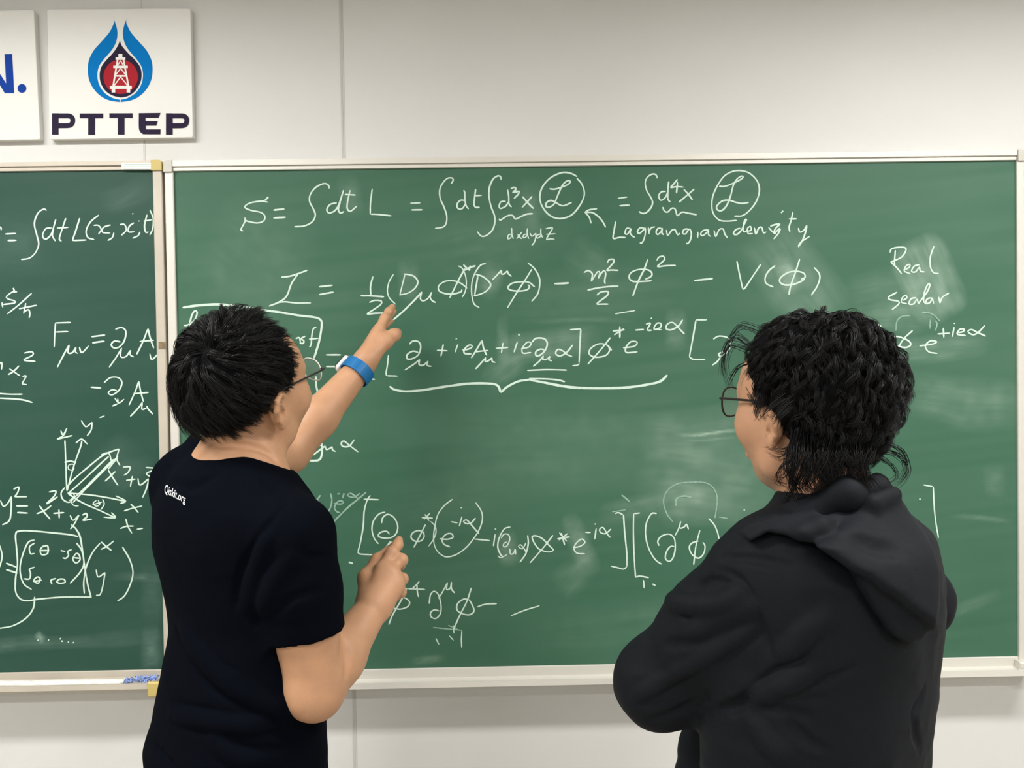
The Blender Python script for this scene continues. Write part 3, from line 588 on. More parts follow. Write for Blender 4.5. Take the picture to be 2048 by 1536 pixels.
chalk('last_equation', RB, [(cH, [[(865,955),(820,1050),(750,1170),(718,1252)], [(803,1020),(860,1040),(887,1070),(870,1105),(810,1125),(753,1115)], [1.1,(875,960),(1012,965)], [(965,900),(940,930),(895,968)], [(945,920),(950,990),(960,1027)],
    [(1045,1082),(1055,1010),(1085,980),(1120,1010),(1140,1090),(1135,1160),(1100,1200),(1060,1187),(1058,1150),(1090,1130),(1128,1140)], [(1120,1040),(1150,990),(1195,908)], [(1192,915),(1185,965),(1215,955),(1225,903)], [(1225,905),(1225,960),(1252,995)],
    [(1360,1045),(1320,1045),(1275,1080),(1270,1130),(1310,1160),(1370,1170),(1407,1140),(1390,1085),(1365,1045)], [(1385,953),(1350,1060),(1290,1180),(1240,1292)], [(1433,1107),(1500,1085),(1592,1080)], [.8,(1310,1295),(1305,1370),(1308,1437)], [.8,(1240,1255),(1245,1322)], [.8,(1098,1360),(1125,1412)], [.8,(1208,1340),(1242,1378)], [1.1,(395,745),(428,755)], [(272,750),(282,751)]])], w=0.0034)
chalk('faded_writing', RB, [(cH, [[(75,240),(110,235),(150,255),(162,275)], [(165,203),(140,240),(110,267)], [(248,188),(258,250),(240,320),(195,377)], [(275,270),(330,275),(352,262),(330,248),(295,265),(280,310),(300,338),(322,342)], [(303,195),(322,190)], [(357,188),(345,227)],
    [(485,188),(440,218),(400,215),(386,200),(410,188),(445,210),(480,242)], [1.1,(535,180),(470,235),(380,310),(225,467)], [(205,405),(230,405)], [.8,(1075,1272),(1200,1285),(1310,1295)], [.8,(1198,1255),(1282,1290)]]),
  (cI, [[.8,(1520,410),(1470,340),(1445,250),(1470,170),(1550,110),(1680,95),(1790,105),(1850,160),(1868,240),(1850,380)], [(1545,285),(1545,230),(1600,205),(1665,215)], [(1115,195),(1180,250)], [.7,(1040,330),(1150,312)], [.8,(1880,370),(1950,380)]]),
  (cE, [[.8,(1285,600),(1290,545),(1320,515),(1370,510)], [.8,(1440,490),(1500,500),(1550,545)], [.8,(1490,530),(1487,590)], [.8,(1520,540),(1530,560),(1520,600)]])], mt=M_CHALK_OLD)

# ------------------------------------------------------------------ chalk writing, left board
cF, cG = (0, 330, .3452), (0, 830, .3712)
chalk('integral_equation', LB, [(cF, [[(-20,355),(5,362),(8,378)], [1.1,(30,400),(95,397)], [1.1,(45,438),(97,437)], [(270,264),(255,255),(220,280),(200,340),(215,410),(225,460),(205,510),(170,540),(123,548)], [(300,365),(265,370),(248,410),(265,430),(298,400),(325,313)], [(312,365),(305,410),(322,442)], [(382,308),(355,390),(345,430),(358,442)], [(330,365),(397,362)],
    [(462,308),(440,380),(420,438)], [(420,438),(502,435)], [(572,290),(525,330),(500,380),(510,420),(547,432)], [(543,350),(570,350),(587,375),(570,402)], [(642,347),(600,362),(595,390),(640,395)], [(660,392),(652,420),(625,438)], [(695,345),(722,345),(732,378),(705,408)], [(777,335),(750,355),(745,387),(782,387)], [(768,280),(771,285)], [(804,322),(806,328)], [(812,387),(800,410),(768,425)],
    [(852,288),(838,350),(845,390),(862,388)], [(833,325),(882,318)], [(868,258),(888,310),(885,370),(868,407)]])], w=0.0034)
chalk('ratio_note', LB, [(cF, [[(100,735),(75,735),(40,760),(45,775),(85,788),(85,800),(20,808)], [(12,795),(17,825)], [(78,712),(87,740)], [(184,743),(110,810),(43,863)], [(150,800),(138,862)], [(138,852),(165,838),(174,860),(170,887)], [(110,833),(215,812)]])], w=0.0034)
chalk('field_equation', LB, [(cF, [[(322,915),(318,980),(315,1057)], [(320,915),(412,912)], [(320,968),(397,965)], [(333,1172),(375,1090),(402,1042)], [(402,1042),(395,1087),(420,1087),(442,1055)], [(442,1055),(437,1082),(452,1092)], [(460,1055),(475,1087),(515,1048)], [1.1,(530,995),(610,985)], [1.1,(535,1030),(607,1020)],
    [(668,952),(705,942),(730,965),(720,1020),(690,1055),(660,1060),(645,1040),(665,1020),(700,1025)], [(633,1172),(670,1120),(707,1060)], [(703,1065),(700,1110),(730,1110),(757,1073)], [(757,1073),(755,1100),(777,1112)], [(793,1097),(830,1020),(858,948)], [(858,948),(870,1000),(892,1062)], [(810,1022),(893,1015)], [(868,1093),(880,1127),(917,1095)],
    [1.1,(525,1287),(587,1292)], [(603,1262),(640,1232),(685,1232),(707,1260),(690,1305),(650,1332),(628,1320),(650,1302),(680,1308)], [(650,1397),(685,1382)], [(685,1382),(683,1352)], [(665,1350),(690,1378),(720,1356)], [(748,1392),(785,1310),(805,1253)], [(805,1253),(815,1310),(832,1372)], [(775,1325),(862,1318)], [(755,1457),(800,1410),(827,1373)], [(825,1375),(823,1415),(850,1408)], [(850,1395),(860,1415),(887,1444)]])], w=0.0035)
chalk('square_term', LB, [(cF, [[(-15,1185),(0,1150),(12,1147),(10,1187)], [(55,1180),(85,1200),(118,1222)], [(112,1163),(80,1195),(48,1215)], [(138,1090),(185,1082),(190,1102),(140,1130),(207,1138)], [(130,1225),(152,1222),(135,1255),(130,1268),(157,1272)], [(-20,1323),(60,1328),(132,1328)], [(-20,1350),(80,1355),(140,1362),(189,1376)], [.9,(578,1464),(607,1453)]])], w=0.0034)
chalk('axis_diagram', LB, [(cG, [[(328,83),(340,107),(362,70)], [(357,80),(342,110),(308,130)], [(308,130),(392,110)], [(438,28),(455,57),(470,62),(497,38)], [(497,38),(492,80),(470,112)], [(350,136),(355,250),(358,350),(362,410)], [(363,407),(385,320),(410,240),(435,170),(442,138)], [(408,152),(440,130),(472,157)], [(348,255),(380,248),(412,258)], [.8,(370,270),(395,265),(397,295),(370,292),(370,268)],
    [(360,387),(400,345),(470,285),(560,215),(642,182)], [(642,182),(630,235),(647,272)], [(368,422),(450,350),(540,265),(587,223)], [(393,472),(470,390),(560,300),(637,223)], [(373,462),(430,420),(520,330),(612,238)], [(543,215),(585,205),(602,252)], [(583,292),(632,233)], [(350,390),(330,420),(340,455),(375,470),(402,440),(395,423)], [.8,(380,455),(395,485),(425,490)], [.8,(370,420),(425,465)],
    [(363,420),(480,430),(580,445),(677,465)], [(623,435),(677,463),(648,477)], [(368,425),(450,475),(540,515),(622,553)], [(600,525),(622,553),(558,550)], [.8,(553,453),(562,480),(543,512)], [.8,(520,460),(503,475),(520,492),(540,478),(528,458)], [.8,(498,484),(552,468)],
    [(583,295),(610,340),(637,380)], [(622,303),(590,335),(566,357)], [(663,280),(702,280),(690,310),(667,325)], [(680,352),(732,345)], [(714,328),(703,387)], [(743,340),(755,377),(802,343)], [(802,343),(790,395),(768,447)], [(785,282),(846,290),(790,315),(837,347)],
    [(703,478),(725,500),(747,527)], [(767,490),(715,502),(668,517)], [(678,558),(690,600),(712,637)], [(722,598),(680,600),(648,612)], [(738,615),(772,610)]])], w=0.0034)
chalk('sum_equation', LB, [(cG, [[(3,460),(20,492),(45,472),(62,438)], [(62,438),(60,520),(50,570),(13,592)], [(73,400),(102,388),(95,420),(78,440)], [(78,440),(147,440)], [1.1,(88,490),(152,490)], [1.1,(93,525),(152,528)], [(213,488),(240,525),(272,562)], [(277,488),(240,515),(198,532)], [(263,415),(302,410),(290,440),(253,477),(312,440)], [(288,530),(347,525)], [(318,508),(320,557)], [(378,540),(395,567),(427,538)], [(427,538),(402,585),(380,615)], [(443,540),(465,530),(470,547),(448,567),(497,560)], [(383,590),(410,612)]])], w=0.0035)
chalk('rotation_matrix', LB, [(cG, [[1.1,(422,655),(380,645),(290,635),(180,625),(105,625),(85,645),(90,720),(95,800),(85,880),(85,950),(110,990),(150,1000),(220,990),(350,980),(495,980)], [1.1,(403,603),(430,650),(445,730),(460,840),(475,920),(492,982)], [(455,962),(452,900),(465,820),(500,740),(542,688)], [(187,673),(150,690),(115,780),(110,850),(130,910),(172,940)], [(413,690),(440,730),(452,800),(430,850),(378,907)],
    [(187,690),(160,710),(165,747),(187,745)], [(230,710),(257,705),(257,745),(225,752),(218,725),(237,702)], [(213,730),(267,730)], [(328,730),(352,735)], [(387,725),(365,735),(370,755),(355,772),(338,768)], [(410,745),(393,775),(410,797),(432,780),(425,750),(408,745)], [(398,768),(432,772)], [(187,820),(160,830),(165,850),(160,882),(128,882)], [(202,870),(183,890),(205,907),(217,880),(198,870)], [(178,897),(227,890)],
    [(302,880),(275,890),(282,913)], [(303,900),(320,885),(345,885),(352,900),(325,907),(303,898)], [(546,683),(575,710),(602,730)], [(614,678),(580,705),(543,725)], [(518,833),(530,872),(567,848)], [(567,848),(555,920),(540,967),(518,970)], [(660,710),(700,780),(717,850),(700,920),(670,975),(633,1002)], [(-2,700),(12,760),(-2,822)], [1.1,(33,798),(92,820)], [1.1,(33,833),(97,852)], [(187,978),(180,1040),(140,1095),(70,1135),(-5,1149)],
    [(203,1211),(208,1214)], [(260,1211),(265,1214)], [(323,1203),(328,1207)], [(330,1217),(340,1219)], [(366,1221),(372,1224)], [(393,1224),(398,1227)]])], w=0.0034)

# ------------------------------------------------------------------ signs on the wall above
def sign(name, corners, label):
    S = empty(name, P(*corners[3], 0.0)); S.location.y = 0.02; tag(S, label, 'sign')
    b = MB(); f = [P(x, y, 0.011) for x, y in corners]; c = sum(f) / 4
    bk = [p + np.array([0, WY - 0.0115, 0]) for p in f]
    rd = []
    for i in range(4):      # rounded corners
        a, p, n = f[i - 1], f[i], f[(i + 1) % 4]; u, v = nrm(a - p), nrm(n - p)
        for t in np.linspace(0, 1, 5): rd.append(p + 0.004 * (u * (1 - t) ** 2 + v * t ** 2))
    back = [p + np.array([0, WY - 0.0115, 0]) for p in rd]; mid = [p + np.array([0, 0.001, 0]) for p in rd]; fr = [c + (p - c) * 0.996 for p in rd]
    b.loft([back, mid, fr]); b.build('panel', M_SIGN, S); return S
def inlay(b, pts, sc, y):
    b.loft([[tuple(P(x * sc, yy * sc, y) + [0, 0.0003, 0]) for x, yy in pts], [tuple(P(x * sc, yy * sc, y)) for x, yy in pts]])
def poly(name, polys, sc, y, mt, parent):
    """printed flat shapes; each outline is filled"""
    import mathutils.geometry as mg
    b = MB()
    for k, pts in enumerate(polys):
        p3 = [P(x * sc, yy * sc, y - 0.000015 * k) for x, yy in pts]
        tri = mg.tessellate_polygon([[Vector((p[0], p[2], 0)) for p in p3]])
        b.add(p3, [tuple(t) for t in tri])
    return b.build(name, mt, parent)
def band(path, w):
    p = np.array(path, float); T = np.gradient(p, axis=0); T /= np.linalg.norm(T, axis=1)[:, None]; n = np.stack([-T[:, 1], T[:, 0]], 1)
    A, B = p + n * w / 2, p - n * w / 2
    return [[tuple(A[i]), tuple(A[i + 1]), tuple(B[i + 1]), tuple(B[i])] for i in range(len(p) - 1)]
sp = 0.23437
S1 = sign('sign', [(94, 19), (381, 17), (386, 275), (99, 279)], 'white square sign with a blue flame emblem and dark capital letters')
def sm(pts): return [tuple(p) for p in catmull(pts, 14)]
lf = sm([(960,135),(974,180),(960,225),(930,280),(870,350),(800,430),(760,510),(748,590),(760,680),(800,760),(860,820),(930,855),(1020,870)]) + sm([(1020,850),(960,835),(890,790),(845,720),(830,640),(845,565),(890,500),(950,430),(985,370),(1000,310),(1000,260),(985,200),(962,140)])
emb = poly('flame_emblem', [lf, [(2050 - x, y) for x, y in lf][::-1]], sp, 0.0105, M_CYAN, S1)
drop = sm([(1022,345),(1040,390),(1090,450),(1150,510),(1195,570),(1208,640),(1195,710),(1150,780),(1090,820),(1030,832)]) + sm([(1030,832),(960,815),(900,775),(860,710),(850,640),(865,570),(910,510),(965,450),(1005,390),(1022,345)])[1:-1]
poly('drop_shape', [drop], sp, 0.0105, M_NAVY, emb)
poly('red_disc', [[(1030 + 147 * math.cos(a), 655 + 147 * math.sin(a)) for a in np.linspace(0, 2 * math.pi, 40, endpoint=False)]], sp, 0.0101, M_RED, emb)
R4 = lambda x0, y0, x1, y1: [(x0, y0), (x1, y0), (x1, y1), (x0, y1)]
der = [R4(1010,460,1044,490), R4(986,488,1070,511), R4(967,560,1090,581), R4(938,731,1125,758)]
for a_, b_, w_ in [((1004,508),(966,732),14), ((1054,508),(1096,732),14), ((1006,556),(1029,516),8), ((1050,556),(1029,516),8), ((986,640),(1029,584),9), ((1074,640),(1029,584),9), ((976,728),(1029,655),9), ((1086,728),(1029,655),9), ((988,648),(1078,648),14), ((968,758),(968,790),30), ((1096,758),(1096,790),30)]:
    der += band([a_, b_], w_)
poly('derrick', der, sp, 0.0097, M_SIGN, emb)
def P_letter(x): return [R4(x, 966, x + 57, 1149)] + band(sm([(x + 40, 988), (x + 100, 988), (x + 150, 990), (x + 174, 1008), (x + 176, 1042), (x + 155, 1068), (x + 100, 1072), (x + 40, 1072)]), 42)
let = P_letter(443) + [R4(680,968,880,1008), R4(752,1006,811,1150), R4(933,966,1131,1006), R4(1005,1004,1062,1148)]
let += [[(1184,965),(1370,963),(1352,1005),(1184,1005)], [(1220,1034),(1346,1033),(1333,1072),(1220,1072)], [(1220,1104),(1370,1104),(1368,1145),(1220,1145)], sm([(1184,1000),(1184,1080),(1190,1115),(1212,1140),(1240,1145)]) + [(1244,1104),(1240,1000)]] + P_letter(1416)
poly('lettering', let, sp, 0.0105, M_NAVY, S1)
S2 = sign('sign', [(-420, 26), (68, 20), (80.5, 279), (-405, 287)], 'white sign with blue letter N and full stop, cut off at the left edge')
poly('lettering', [[(38,462),(104,461),(121,795),(40,795),(-110,545),(-100,795),(-175,795),(-190,463),(-108,463),(52,712)], [(187 + 38 * math.cos(a), 754 + 38 * math.sin(a)) for a in np.linspace(0, 2 * math.pi, 32, endpoint=False)]], sp, 0.0105, M_COBALT, S2)
# ------------------------------------------------------------------ people
M_SKIN = mat('skin_light', (0.50, 0.270, 0.152), 0.5, 0.35, bump=0.12, bscale=420, var=0.07, vscale=26, sss=0.05)
M_SKIN2 = mat('skin_warm', (0.49, 0.265, 0.155), 0.5, 0.35, bump=0.12, bscale=420, var=0.07, vscale=26, sss=0.05)
M_TEE = mat('tshirt_cotton', (0.0014, 0.0021, 0.0046), 0.9, 0.04, bump=0.25, bscale=900)
M_JACKET = mat('jacket_nylon', (0.0032, 0.0045, 0.0070), 0.75, 0.17, bump=0.2, bscale=700)
M_TROUSER = mat('trouser_cloth', (0.010, 0.010, 0.014), 0.9, 0.2, bump=0.2, bscale=600)
M_SHOE = mat('shoe_leather', (0.02, 0.02, 0.022), 0.5, 0.4)
M_HAIR = mat('black_hair', (0.0060, 0.0056, 0.0062), 0.42, 0.26)
M_HAIRCAP = mat('hair_base', (0.0045, 0.0042, 0.0046), 0.9, 0.05)
M_PRINT = mat('white_print', (0.80, 0.80, 0.82), 0.7, 0.2)
M_FRAME = mat('dark_frame', (0.012, 0.011, 0.014), 0.3, 0.5)
M_TORT = mat('brown_frame', (0.014, 0.009, 0.008), 0.3, 0.5)
M_CLEAR = mat('pale_rim', (0.75, 0.72, 0.66), 0.2, 0.6)
M_LENS = mat('lens', (0.85, 0.95, 0.92), 0.05, 0.5, alpha=0.10)
M_STRAP = mat('blue_strap', (0.006, 0.135, 0.36), 0.4, 0.4)
M_CASE = mat('silver_case', (0.82, 0.80, 0.76), 0.25, 0.5, metal=0.2)
M_BLACK = mat('black_glass', (0.01, 0.01, 0.012), 0.1, 0.5)
M_EYE = mat('eye_white', (0.8, 0.78, 0.75), 0.2, 0.5)

def head_axes(yaw, pitch, roll=0.0):
    a, p, r = [math.radians(v) for v in (yaw, pitch, roll)]
    h = np.array([math.sin(a), math.cos(a), 0]); z = np.array([0, 0, 1.0])
    f = math.cos(p) * h + math.sin(p) * z; u = -math.sin(p) * h + math.cos(p) * z; rt = np.cross(f, u)
    return np.stack([rt * math.cos(r) + u * math.sin(r), f, u * math.cos(r) - rt * math.sin(r)], 1)      # columns right, forward, up
def add_head(Fd, C, M, chin=0.0, ey=0.0, es=0.88, ez=0.0):
    L = lambda x, y, z: C + M @ np.array([x, y, z], float)
    Fd.ell(L(0, -.010, .028), (.0775, .097, .092), M, .02)
    Fd.ell(L(0, .040, -.030), (.062, .056, .082), M, .03)
    Fd.ell(L(0, .062, .032), (.056, .034, .045), M, .03)
    Fd.cone(L(0, .068 - chin, -.100 + chin * .3), L(0, .064 - chin, -.096), .019, .021, .025)
    for s in (-1, 1):
        Fd.cone(L(s * .056, .002, -.050), L(s * .046, .022 - chin * .3, -.080), .015, .015, .03)
        Fd.cone(L(s * .046, .022 - chin * .3, -.080), L(s * .012, .066 - chin, -.103 + chin * .3), .015, .014, .025)
        Fd.ell(L(s * .043, .060, -.030), (.024, .026, .026), M, .025)
        Fd.cone(L(s * .014, .088, .017), L(s * .045, .076, .018), .010, .008, .014)
        Fd.ell(L(s * .031, .083, .000), (.0165, .011, .010), M, .006, 's')
        Fd.ell(L(s * .031, .0765, -.001), (.0125, .0115, .0105), M, .004)
        Fd.cone(L(s * .011, .098, -.038), L(s * .010, .100, -.038), .0075, .007, .006)
    Fd.chain([L(0, .090, .014), L(0, .104, -.014), L(0, .114, -.036)], [.008, .009, .0095], .012)
    Fd.cone(L(-.018, .088, -.066), L(.018, .088, -.066), .0055, .0055, .008); Fd.cone(L(-.014, .088, -.077), L(.014, .088, -.077), .0065, .0065, .008)
    Fd.cone(L(-.022, .096, -.0715), L(.022, .096, -.0715), .002, .002, .003, 's')
    for s in (-1, 1):      # ears: bowl, rim, lobe, front flap
        ex = lambda x, y, z: L(s * (.0755 + x), -.012 + ey + y * es, -.021 + ez + z * es)
        g = es / .88; A3 = lambda *v: tuple(q * g for q in v)
        Fd.ell(ex(.009, -.008, .002), A3(.012, .0150, .0235), M, .004)
        rim = [ex(.002, .010, .012), ex(.011, .008, .026), ex(.018, -.004, .033), ex(.023, -.018, .027), ex(.024, -.024, .010), ex(.019, -.019, -.010), ex(.011, -.009, -.022)]
        Fd.chain(rim, A3(.0035, .0042, .0045, .0045, .0045, .0042, .0045), .004)
        Fd.ell(ex(.009, -.003, -.027), A3(.006, .0085, .0105), M, .005)
        Fd.ell(ex(.024, -.006, -.002), A3(.012, .0100, .0165), M, .003, 's'); Fd.ell(ex(.016, .001, -.007), A3(.009, .0055, .008), M, .003, 's')
        Fd.cone(ex(.004, .010, -.004), ex(.006, .009, -.010), .0042, .0042, .004)
    return L
def finger(Fd, pts, r0, r1, k=.006):
    n = len(pts); rs = np.linspace(r0, r1, n); Fd.chain(pts, rs, k)
    for p, r in zip(pts[1:-1], rs[1:-1]): Fd.ell(p, (r * 1.10,) * 3, None, .004)
class Hair:
    def __init__(s): s.V = []; s.Q = []; s.n = 0
    def strands(s, G, w):
        """G (N,S,3) strand paths, three-sided tapered tubes"""
        N, S = G.shape[:2]
        T = np.gradient(G, axis=1); T /= np.linalg.norm(T, axis=2, keepdims=True) + 1e-12
        u = np.cross(T, np.array([0.31, 0.52, 0.79])); u /= np.linalg.norm(u, axis=2, keepdims=True) + 1e-12; v = np.cross(T, u)
        t = np.linspace(0, 1, S); wd = (np.asarray(w).reshape(-1, 1) * (1 - 0.85 * t ** 2.5)[None])[..., None]
        R = np.stack([G + wd * (math.cos(a) * u + math.sin(a) * v) for a in (0, 2.094, 4.189)], 2)     # N,S,3,3
        base = s.n + (np.arange(N)[:, None] * S + np.arange(S - 1)[None]) * 3
        q = [np.stack([base + j, base + (j + 1) % 3, base + 3 + (j + 1) % 3, base + 3 + j], -1).reshape(-1, 4) for j in range(3)]
        s.V.append(R.reshape(-1, 3)); s.Q += q; s.n += N * S * 3
    def add(s, V, Q): s.V.append(V); s.Q.append(Q + s.n); s.n += len(V)
    def build(s, name, mt, parent):
        o = mesh_obj(name, np.concatenate(s.V), np.concatenate(s.Q).astype(np.int32), mt, parent, True); o.data.materials.append(M_HAIRCAP)
        mi = np.zeros(len(o.data.polygons), np.int32); mi[:len(s.Q[0])] = 1; o.data.polygons.foreach_set('material_index', mi); return o
H0, HR = np.array([0, -.010, .028]), np.array([.0785, .098, .093])
def hairline_el(phi, table):
    return np.radians(np.interp(np.degrees(np.abs(phi)), [r[0] for r in table], [r[1] for r in table]))
def grow(hair, C, M, table, whorl, nclump, per, thick, length, curl, lam, grav, swirl, seed, w=0.00042, spread=.006, S=13, len_fn=None, part=0.0, lift0=0.5, ax=.35, loose=.25, trim=False):
    rs = np.random.RandomState(seed); n = nclump * 3
    i = np.arange(n) + .5; el = np.arcsin(1 - 2 * i / n); ph = (i * 2.399963) % (2 * math.pi); ph = np.where(ph > math.pi, ph - 2 * math.pi, ph)
    ok = el > hairline_el(ph, table); el, ph = el[ok], ph[ok]
    D = np.stack([np.cos(el) * np.sin(ph), np.cos(el) * np.cos(ph), np.sin(el)], 1); N = len(D)
    down = M.T @ np.array([0, 0, -1.0]); W = nrm(whorl)
    p = H0 + HR * D; h = thick(D) * (0.12 + 0.88 * rs.rand(N)); L = length * (0.7 + 0.5 * rs.rand(N))
    marg = el - hairline_el(ph, table)
    if len_fn is not None:
        f = len_fn(el, ph, marg); L *= f; h *= np.clip(f, 0.25, 1)
    ax = rs.randn(N, 3) * ax
    G = [p.copy()]; step = (L / (S - 1))[:, None]
    for k in range(1, S):
        t = k / (S - 1.); q = (p - H0) / HR; nq = np.linalg.norm(q, axis=1, keepdims=True); nn = q / HR; nn /= np.linalg.norm(nn, axis=1, keepdims=True)
        fl = q / nq - W; fl -= nn * (fl * nn).sum(1, keepdims=True); fl /= np.linalg.norm(fl, axis=1, keepdims=True) + 1e-6
        fl = fl + swirl * np.cross(nn, fl) + ax * (1 + 4 * np.exp(-(np.linalg.norm(q / nq - W, axis=1, keepdims=True) / .22) ** 2))
        d = fl + nn * (lift0 * (1 - t) ** 2 * 2.0) + down * grav * (0.3 + t)
        d /= np.linalg.norm(d, axis=1, keepdims=True); p = p + d * step
        q = (p - H0) / HR; nq = np.linalg.norm(q, axis=1); mn = 1 + h * min(1, t * 3.0) / .09
        mx = 1 + h * (1.0 + loose * t) / .09; sc = np.where(nq < mn, mn / nq, np.where(nq > mx, mx / nq, 1)); p = H0 + (p - H0) * sc[:, None]
        G.append(p.copy())
    G = np.stack(G, 1)
    T = np.gradient(G, axis=1); T /= np.linalg.norm(T, axis=2, keepdims=True) + 1e-9
    nn = (G - H0) / HR ** 2; nn /= np.linalg.norm(nn, axis=2, keepdims=True); b1 = np.cross(T, nn)
    s = np.linspace(0, 1, S)[None] * L[:, None]; a = 2 * math.pi * s / (lam * (0.7 + 0.6 * rs.rand(N)))[:, None] + rs.rand(N)[:, None] * 6.28
    am = (curl * (0.5 + rs.rand(N)))[:, None] * np.linspace(0, 1, S)[None] ** 0.6
    G = G + (am * np.sin(a))[..., None] * b1 + (am * 0.7 * np.cos(a) + am * 0.15)[..., None] * nn
    off = rs.randn(N, per, 1, 3) * spread * np.linspace(1.0, 0.55, S)[None, None, :, None] + rs.randn(N, per, 1, 3) * spread * 0.45 * (np.linspace(0, 1, S) ** 2)[None, None, :, None]
    G = (G[:, None] + off).reshape(-1, S, 3)
    q = (G - H0) / HR; nq = np.linalg.norm(q, axis=2, keepdims=True); G = H0 + (G - H0) * np.where(nq < 1.0, 1.0 / nq, 1)
    if trim:        # fringe cut back from the forehead
        d = (G - H0) / HR; e_ = np.arctan2(d[..., 2], np.hypot(d[..., 0], d[..., 1])); f_ = np.arctan2(d[..., 0], d[..., 1])
        bad = (np.abs(f_) < math.radians(66)) & (e_ < hairline_el(f_, table) - math.radians(4) - 0.10 * rs.rand(len(G))[:, None]); bad[:, 0] = False
        last = np.where(bad.any(1), bad.argmax(1) - 1, S - 1); k_ = np.minimum(np.arange(S)[None], last[:, None])
        fr = (np.arange(S)[None] / (S - 1.)) * last[:, None]; a_ = np.floor(fr).astype(int); b_ = np.minimum(a_ + 1, S - 1); t_ = (fr - a_)[..., None]; r_ = np.arange(len(G))[:, None]
        G = G[r_, a_] * (1 - t_) + G[r_, b_] * t_
    hair.strands(C + G @ M.T, w * (0.6 + 0.8 * rs.rand(len(G))))
def cap(hair, C, M, table, thick, seed, amp=0.006, fq=26, blend=18.):
    ne, np_ = 120, 200
    el = np.linspace(-1.35, math.pi / 2 - 0.001, ne); ph = np.linspace(-math.pi, math.pi, np_, endpoint=False); E, Ph = np.meshgrid(el, ph, indexing='ij')
    D = np.stack([np.cos(E) * np.sin(Ph), np.cos(E) * np.cos(Ph), np.sin(E)], -1)
    t = np.clip(np.degrees(E - hairline_el(Ph, table)) / blend, -0.35, 1); g = np.where(t < 0, t * 0.6, t * t * (3 - 2 * t))
    r = 1 + (0.004 + thick(D) * g + amp * (vnoise(D * fq * 0.1 * 3, seed) - .5) * np.clip(t, 0, 1) * 2) / .09
    r = np.where(t < 0, 1 + t * 0.25, r)
    V = (H0 + HR * D * r[..., None]).reshape(-1, 3)
    i, j = np.meshgrid(np.arange(ne - 1), np.arange(np_), indexing='ij'); a = (i * np_ + j).ravel(); b = (i * np_ + (j + 1) % np_).ravel()
    hair.add(C + V @ M.T, np.stack([a, b, b + np_, a + np_], 1))
def wisps(hair, paths, seed, n=9, spread=.0032, w=0.0005):
    rs = np.random.RandomState(seed)
    for pts in paths:
        c = catmull([P(*p) for p in pts], 0.004); t = np.linspace(0, 1, 14); c = np.stack([np.interp(t * (len(c) - 1), np.arange(len(c)), c[:, k]) for k in range(3)], 1)
        G = c[None] + rs.randn(n, 1, 3) * spread * np.linspace(1, .5, 14)[None, :, None] + rs.randn(n, 1, 3) * spread * 1.0 * (t ** 2)[None, :, None]
        hair.strands(G, w * (0.6 + 0.8 * rs.rand(n)))
def glasses(C, M, label, rim_mt, temple_mt, hw, hh, rim_r=0.0011, hx=.069, drop=0.0, fw=0.0, tr=.0017):
    L = lambda x, y, z: C + M @ np.array([x, y, z + drop], float)
    Gl = empty('glasses', tuple(L(0, .1, -.02))); tag(Gl, label, 'glasses')
    bow = lambda x: .112 + fw - 1.9 * x * x
    for s in (-1, 1):
        ring = []
        for a in np.linspace(0, 2 * math.pi, 36, endpoint=False):
            ca, sa = math.cos(a), math.sin(a); x = s * .0345 + hw * math.copysign(abs(ca) ** .8, ca); z = hh * math.copysign(abs(sa) ** .85, sa)
            ring.append(L(x, bow(x) + 0.05 * z, z))
        b = MB(); b.tube(ring + ring[:2], rim_r, 6); b.build('rim', rim_mt, Gl, True)
        b = MB(); c = sum(ring) / len(ring); c = c + M @ np.array([0, .0015, 0]); b.add(ring + [c], [(i, (i + 1) % 36, 36) for i in range(36)]); b.build('lens', M_LENS, Gl, True)
        b = MB(); xe = s * (.0345 + hw)
        b.tube(catmull([L(xe, bow(xe), .006), L(s * hx, .102 + fw, .007), L(s * .0745, .05, .008), L(s * .0795, .0, .009), L(s * .081, -.022, .004), L(s * .079, -.034, -.012)], .004), tr, 8); b.build('temple', temple_mt, Gl, True)
    b = MB(); b.tube(catmull([L(-.0345 + hw, bow(.0085), .004), L(0, .1135 + fw, .008), L(.0345 - hw, bow(.0085), .004)], .003), rim_r * 1.1, 6); b.build('bridge', rim_mt, Gl, True)
    return Gl
def legs(person, hips, lateral, fwd, mt, name='trousers'):
    Fd = Field(); hc = np.asarray(hips, float)
    for s in (-1, 1):
        hp = hc + lateral * s * .072 - [0, 0, .02]; kn = np.array([hp[0], hp[1], .49]) + lateral * s * .02 + fwd * .02; an = np.array([hp[0], hp[1], .11]) + lateral * s * .035 - fwd * .015
        Fd.chain([hp, kn, an, an - [0, 0, .055]], [.076, .066, .060, .062], .03)
        Sh = Field(); a0 = np.array([an[0], an[1], .042]); tdir = nrm(fwd + lateral * s * .15)
        Sh.chain([a0 - tdir * .05, a0 + tdir * .07, a0 + tdir * .16 - [0, 0, .008]], [.040, .042, .036], .02); Sh.cone(a0 + [0, 0, .05], a0, .042, .042, .02); Sh.plane((0, 0, .0), (0, 0, -1), .004)
        V, Q = Sh.mesh(a0 - .25, a0 + .25, .006); mesh_obj('shoe', V, Q, M_SHOE, person, True)
    Fd.cone(hc - lateral * .05 + [0, 0, .0], hc + lateral * .05 + [0, 0, .0], .088, .088, .05)
    V, Q = Fd.mesh(hc - [.35, .35, hc[2]], hc + [.35, .35, .2], .008); return mesh_obj(name, V, Q, mt, person, True)
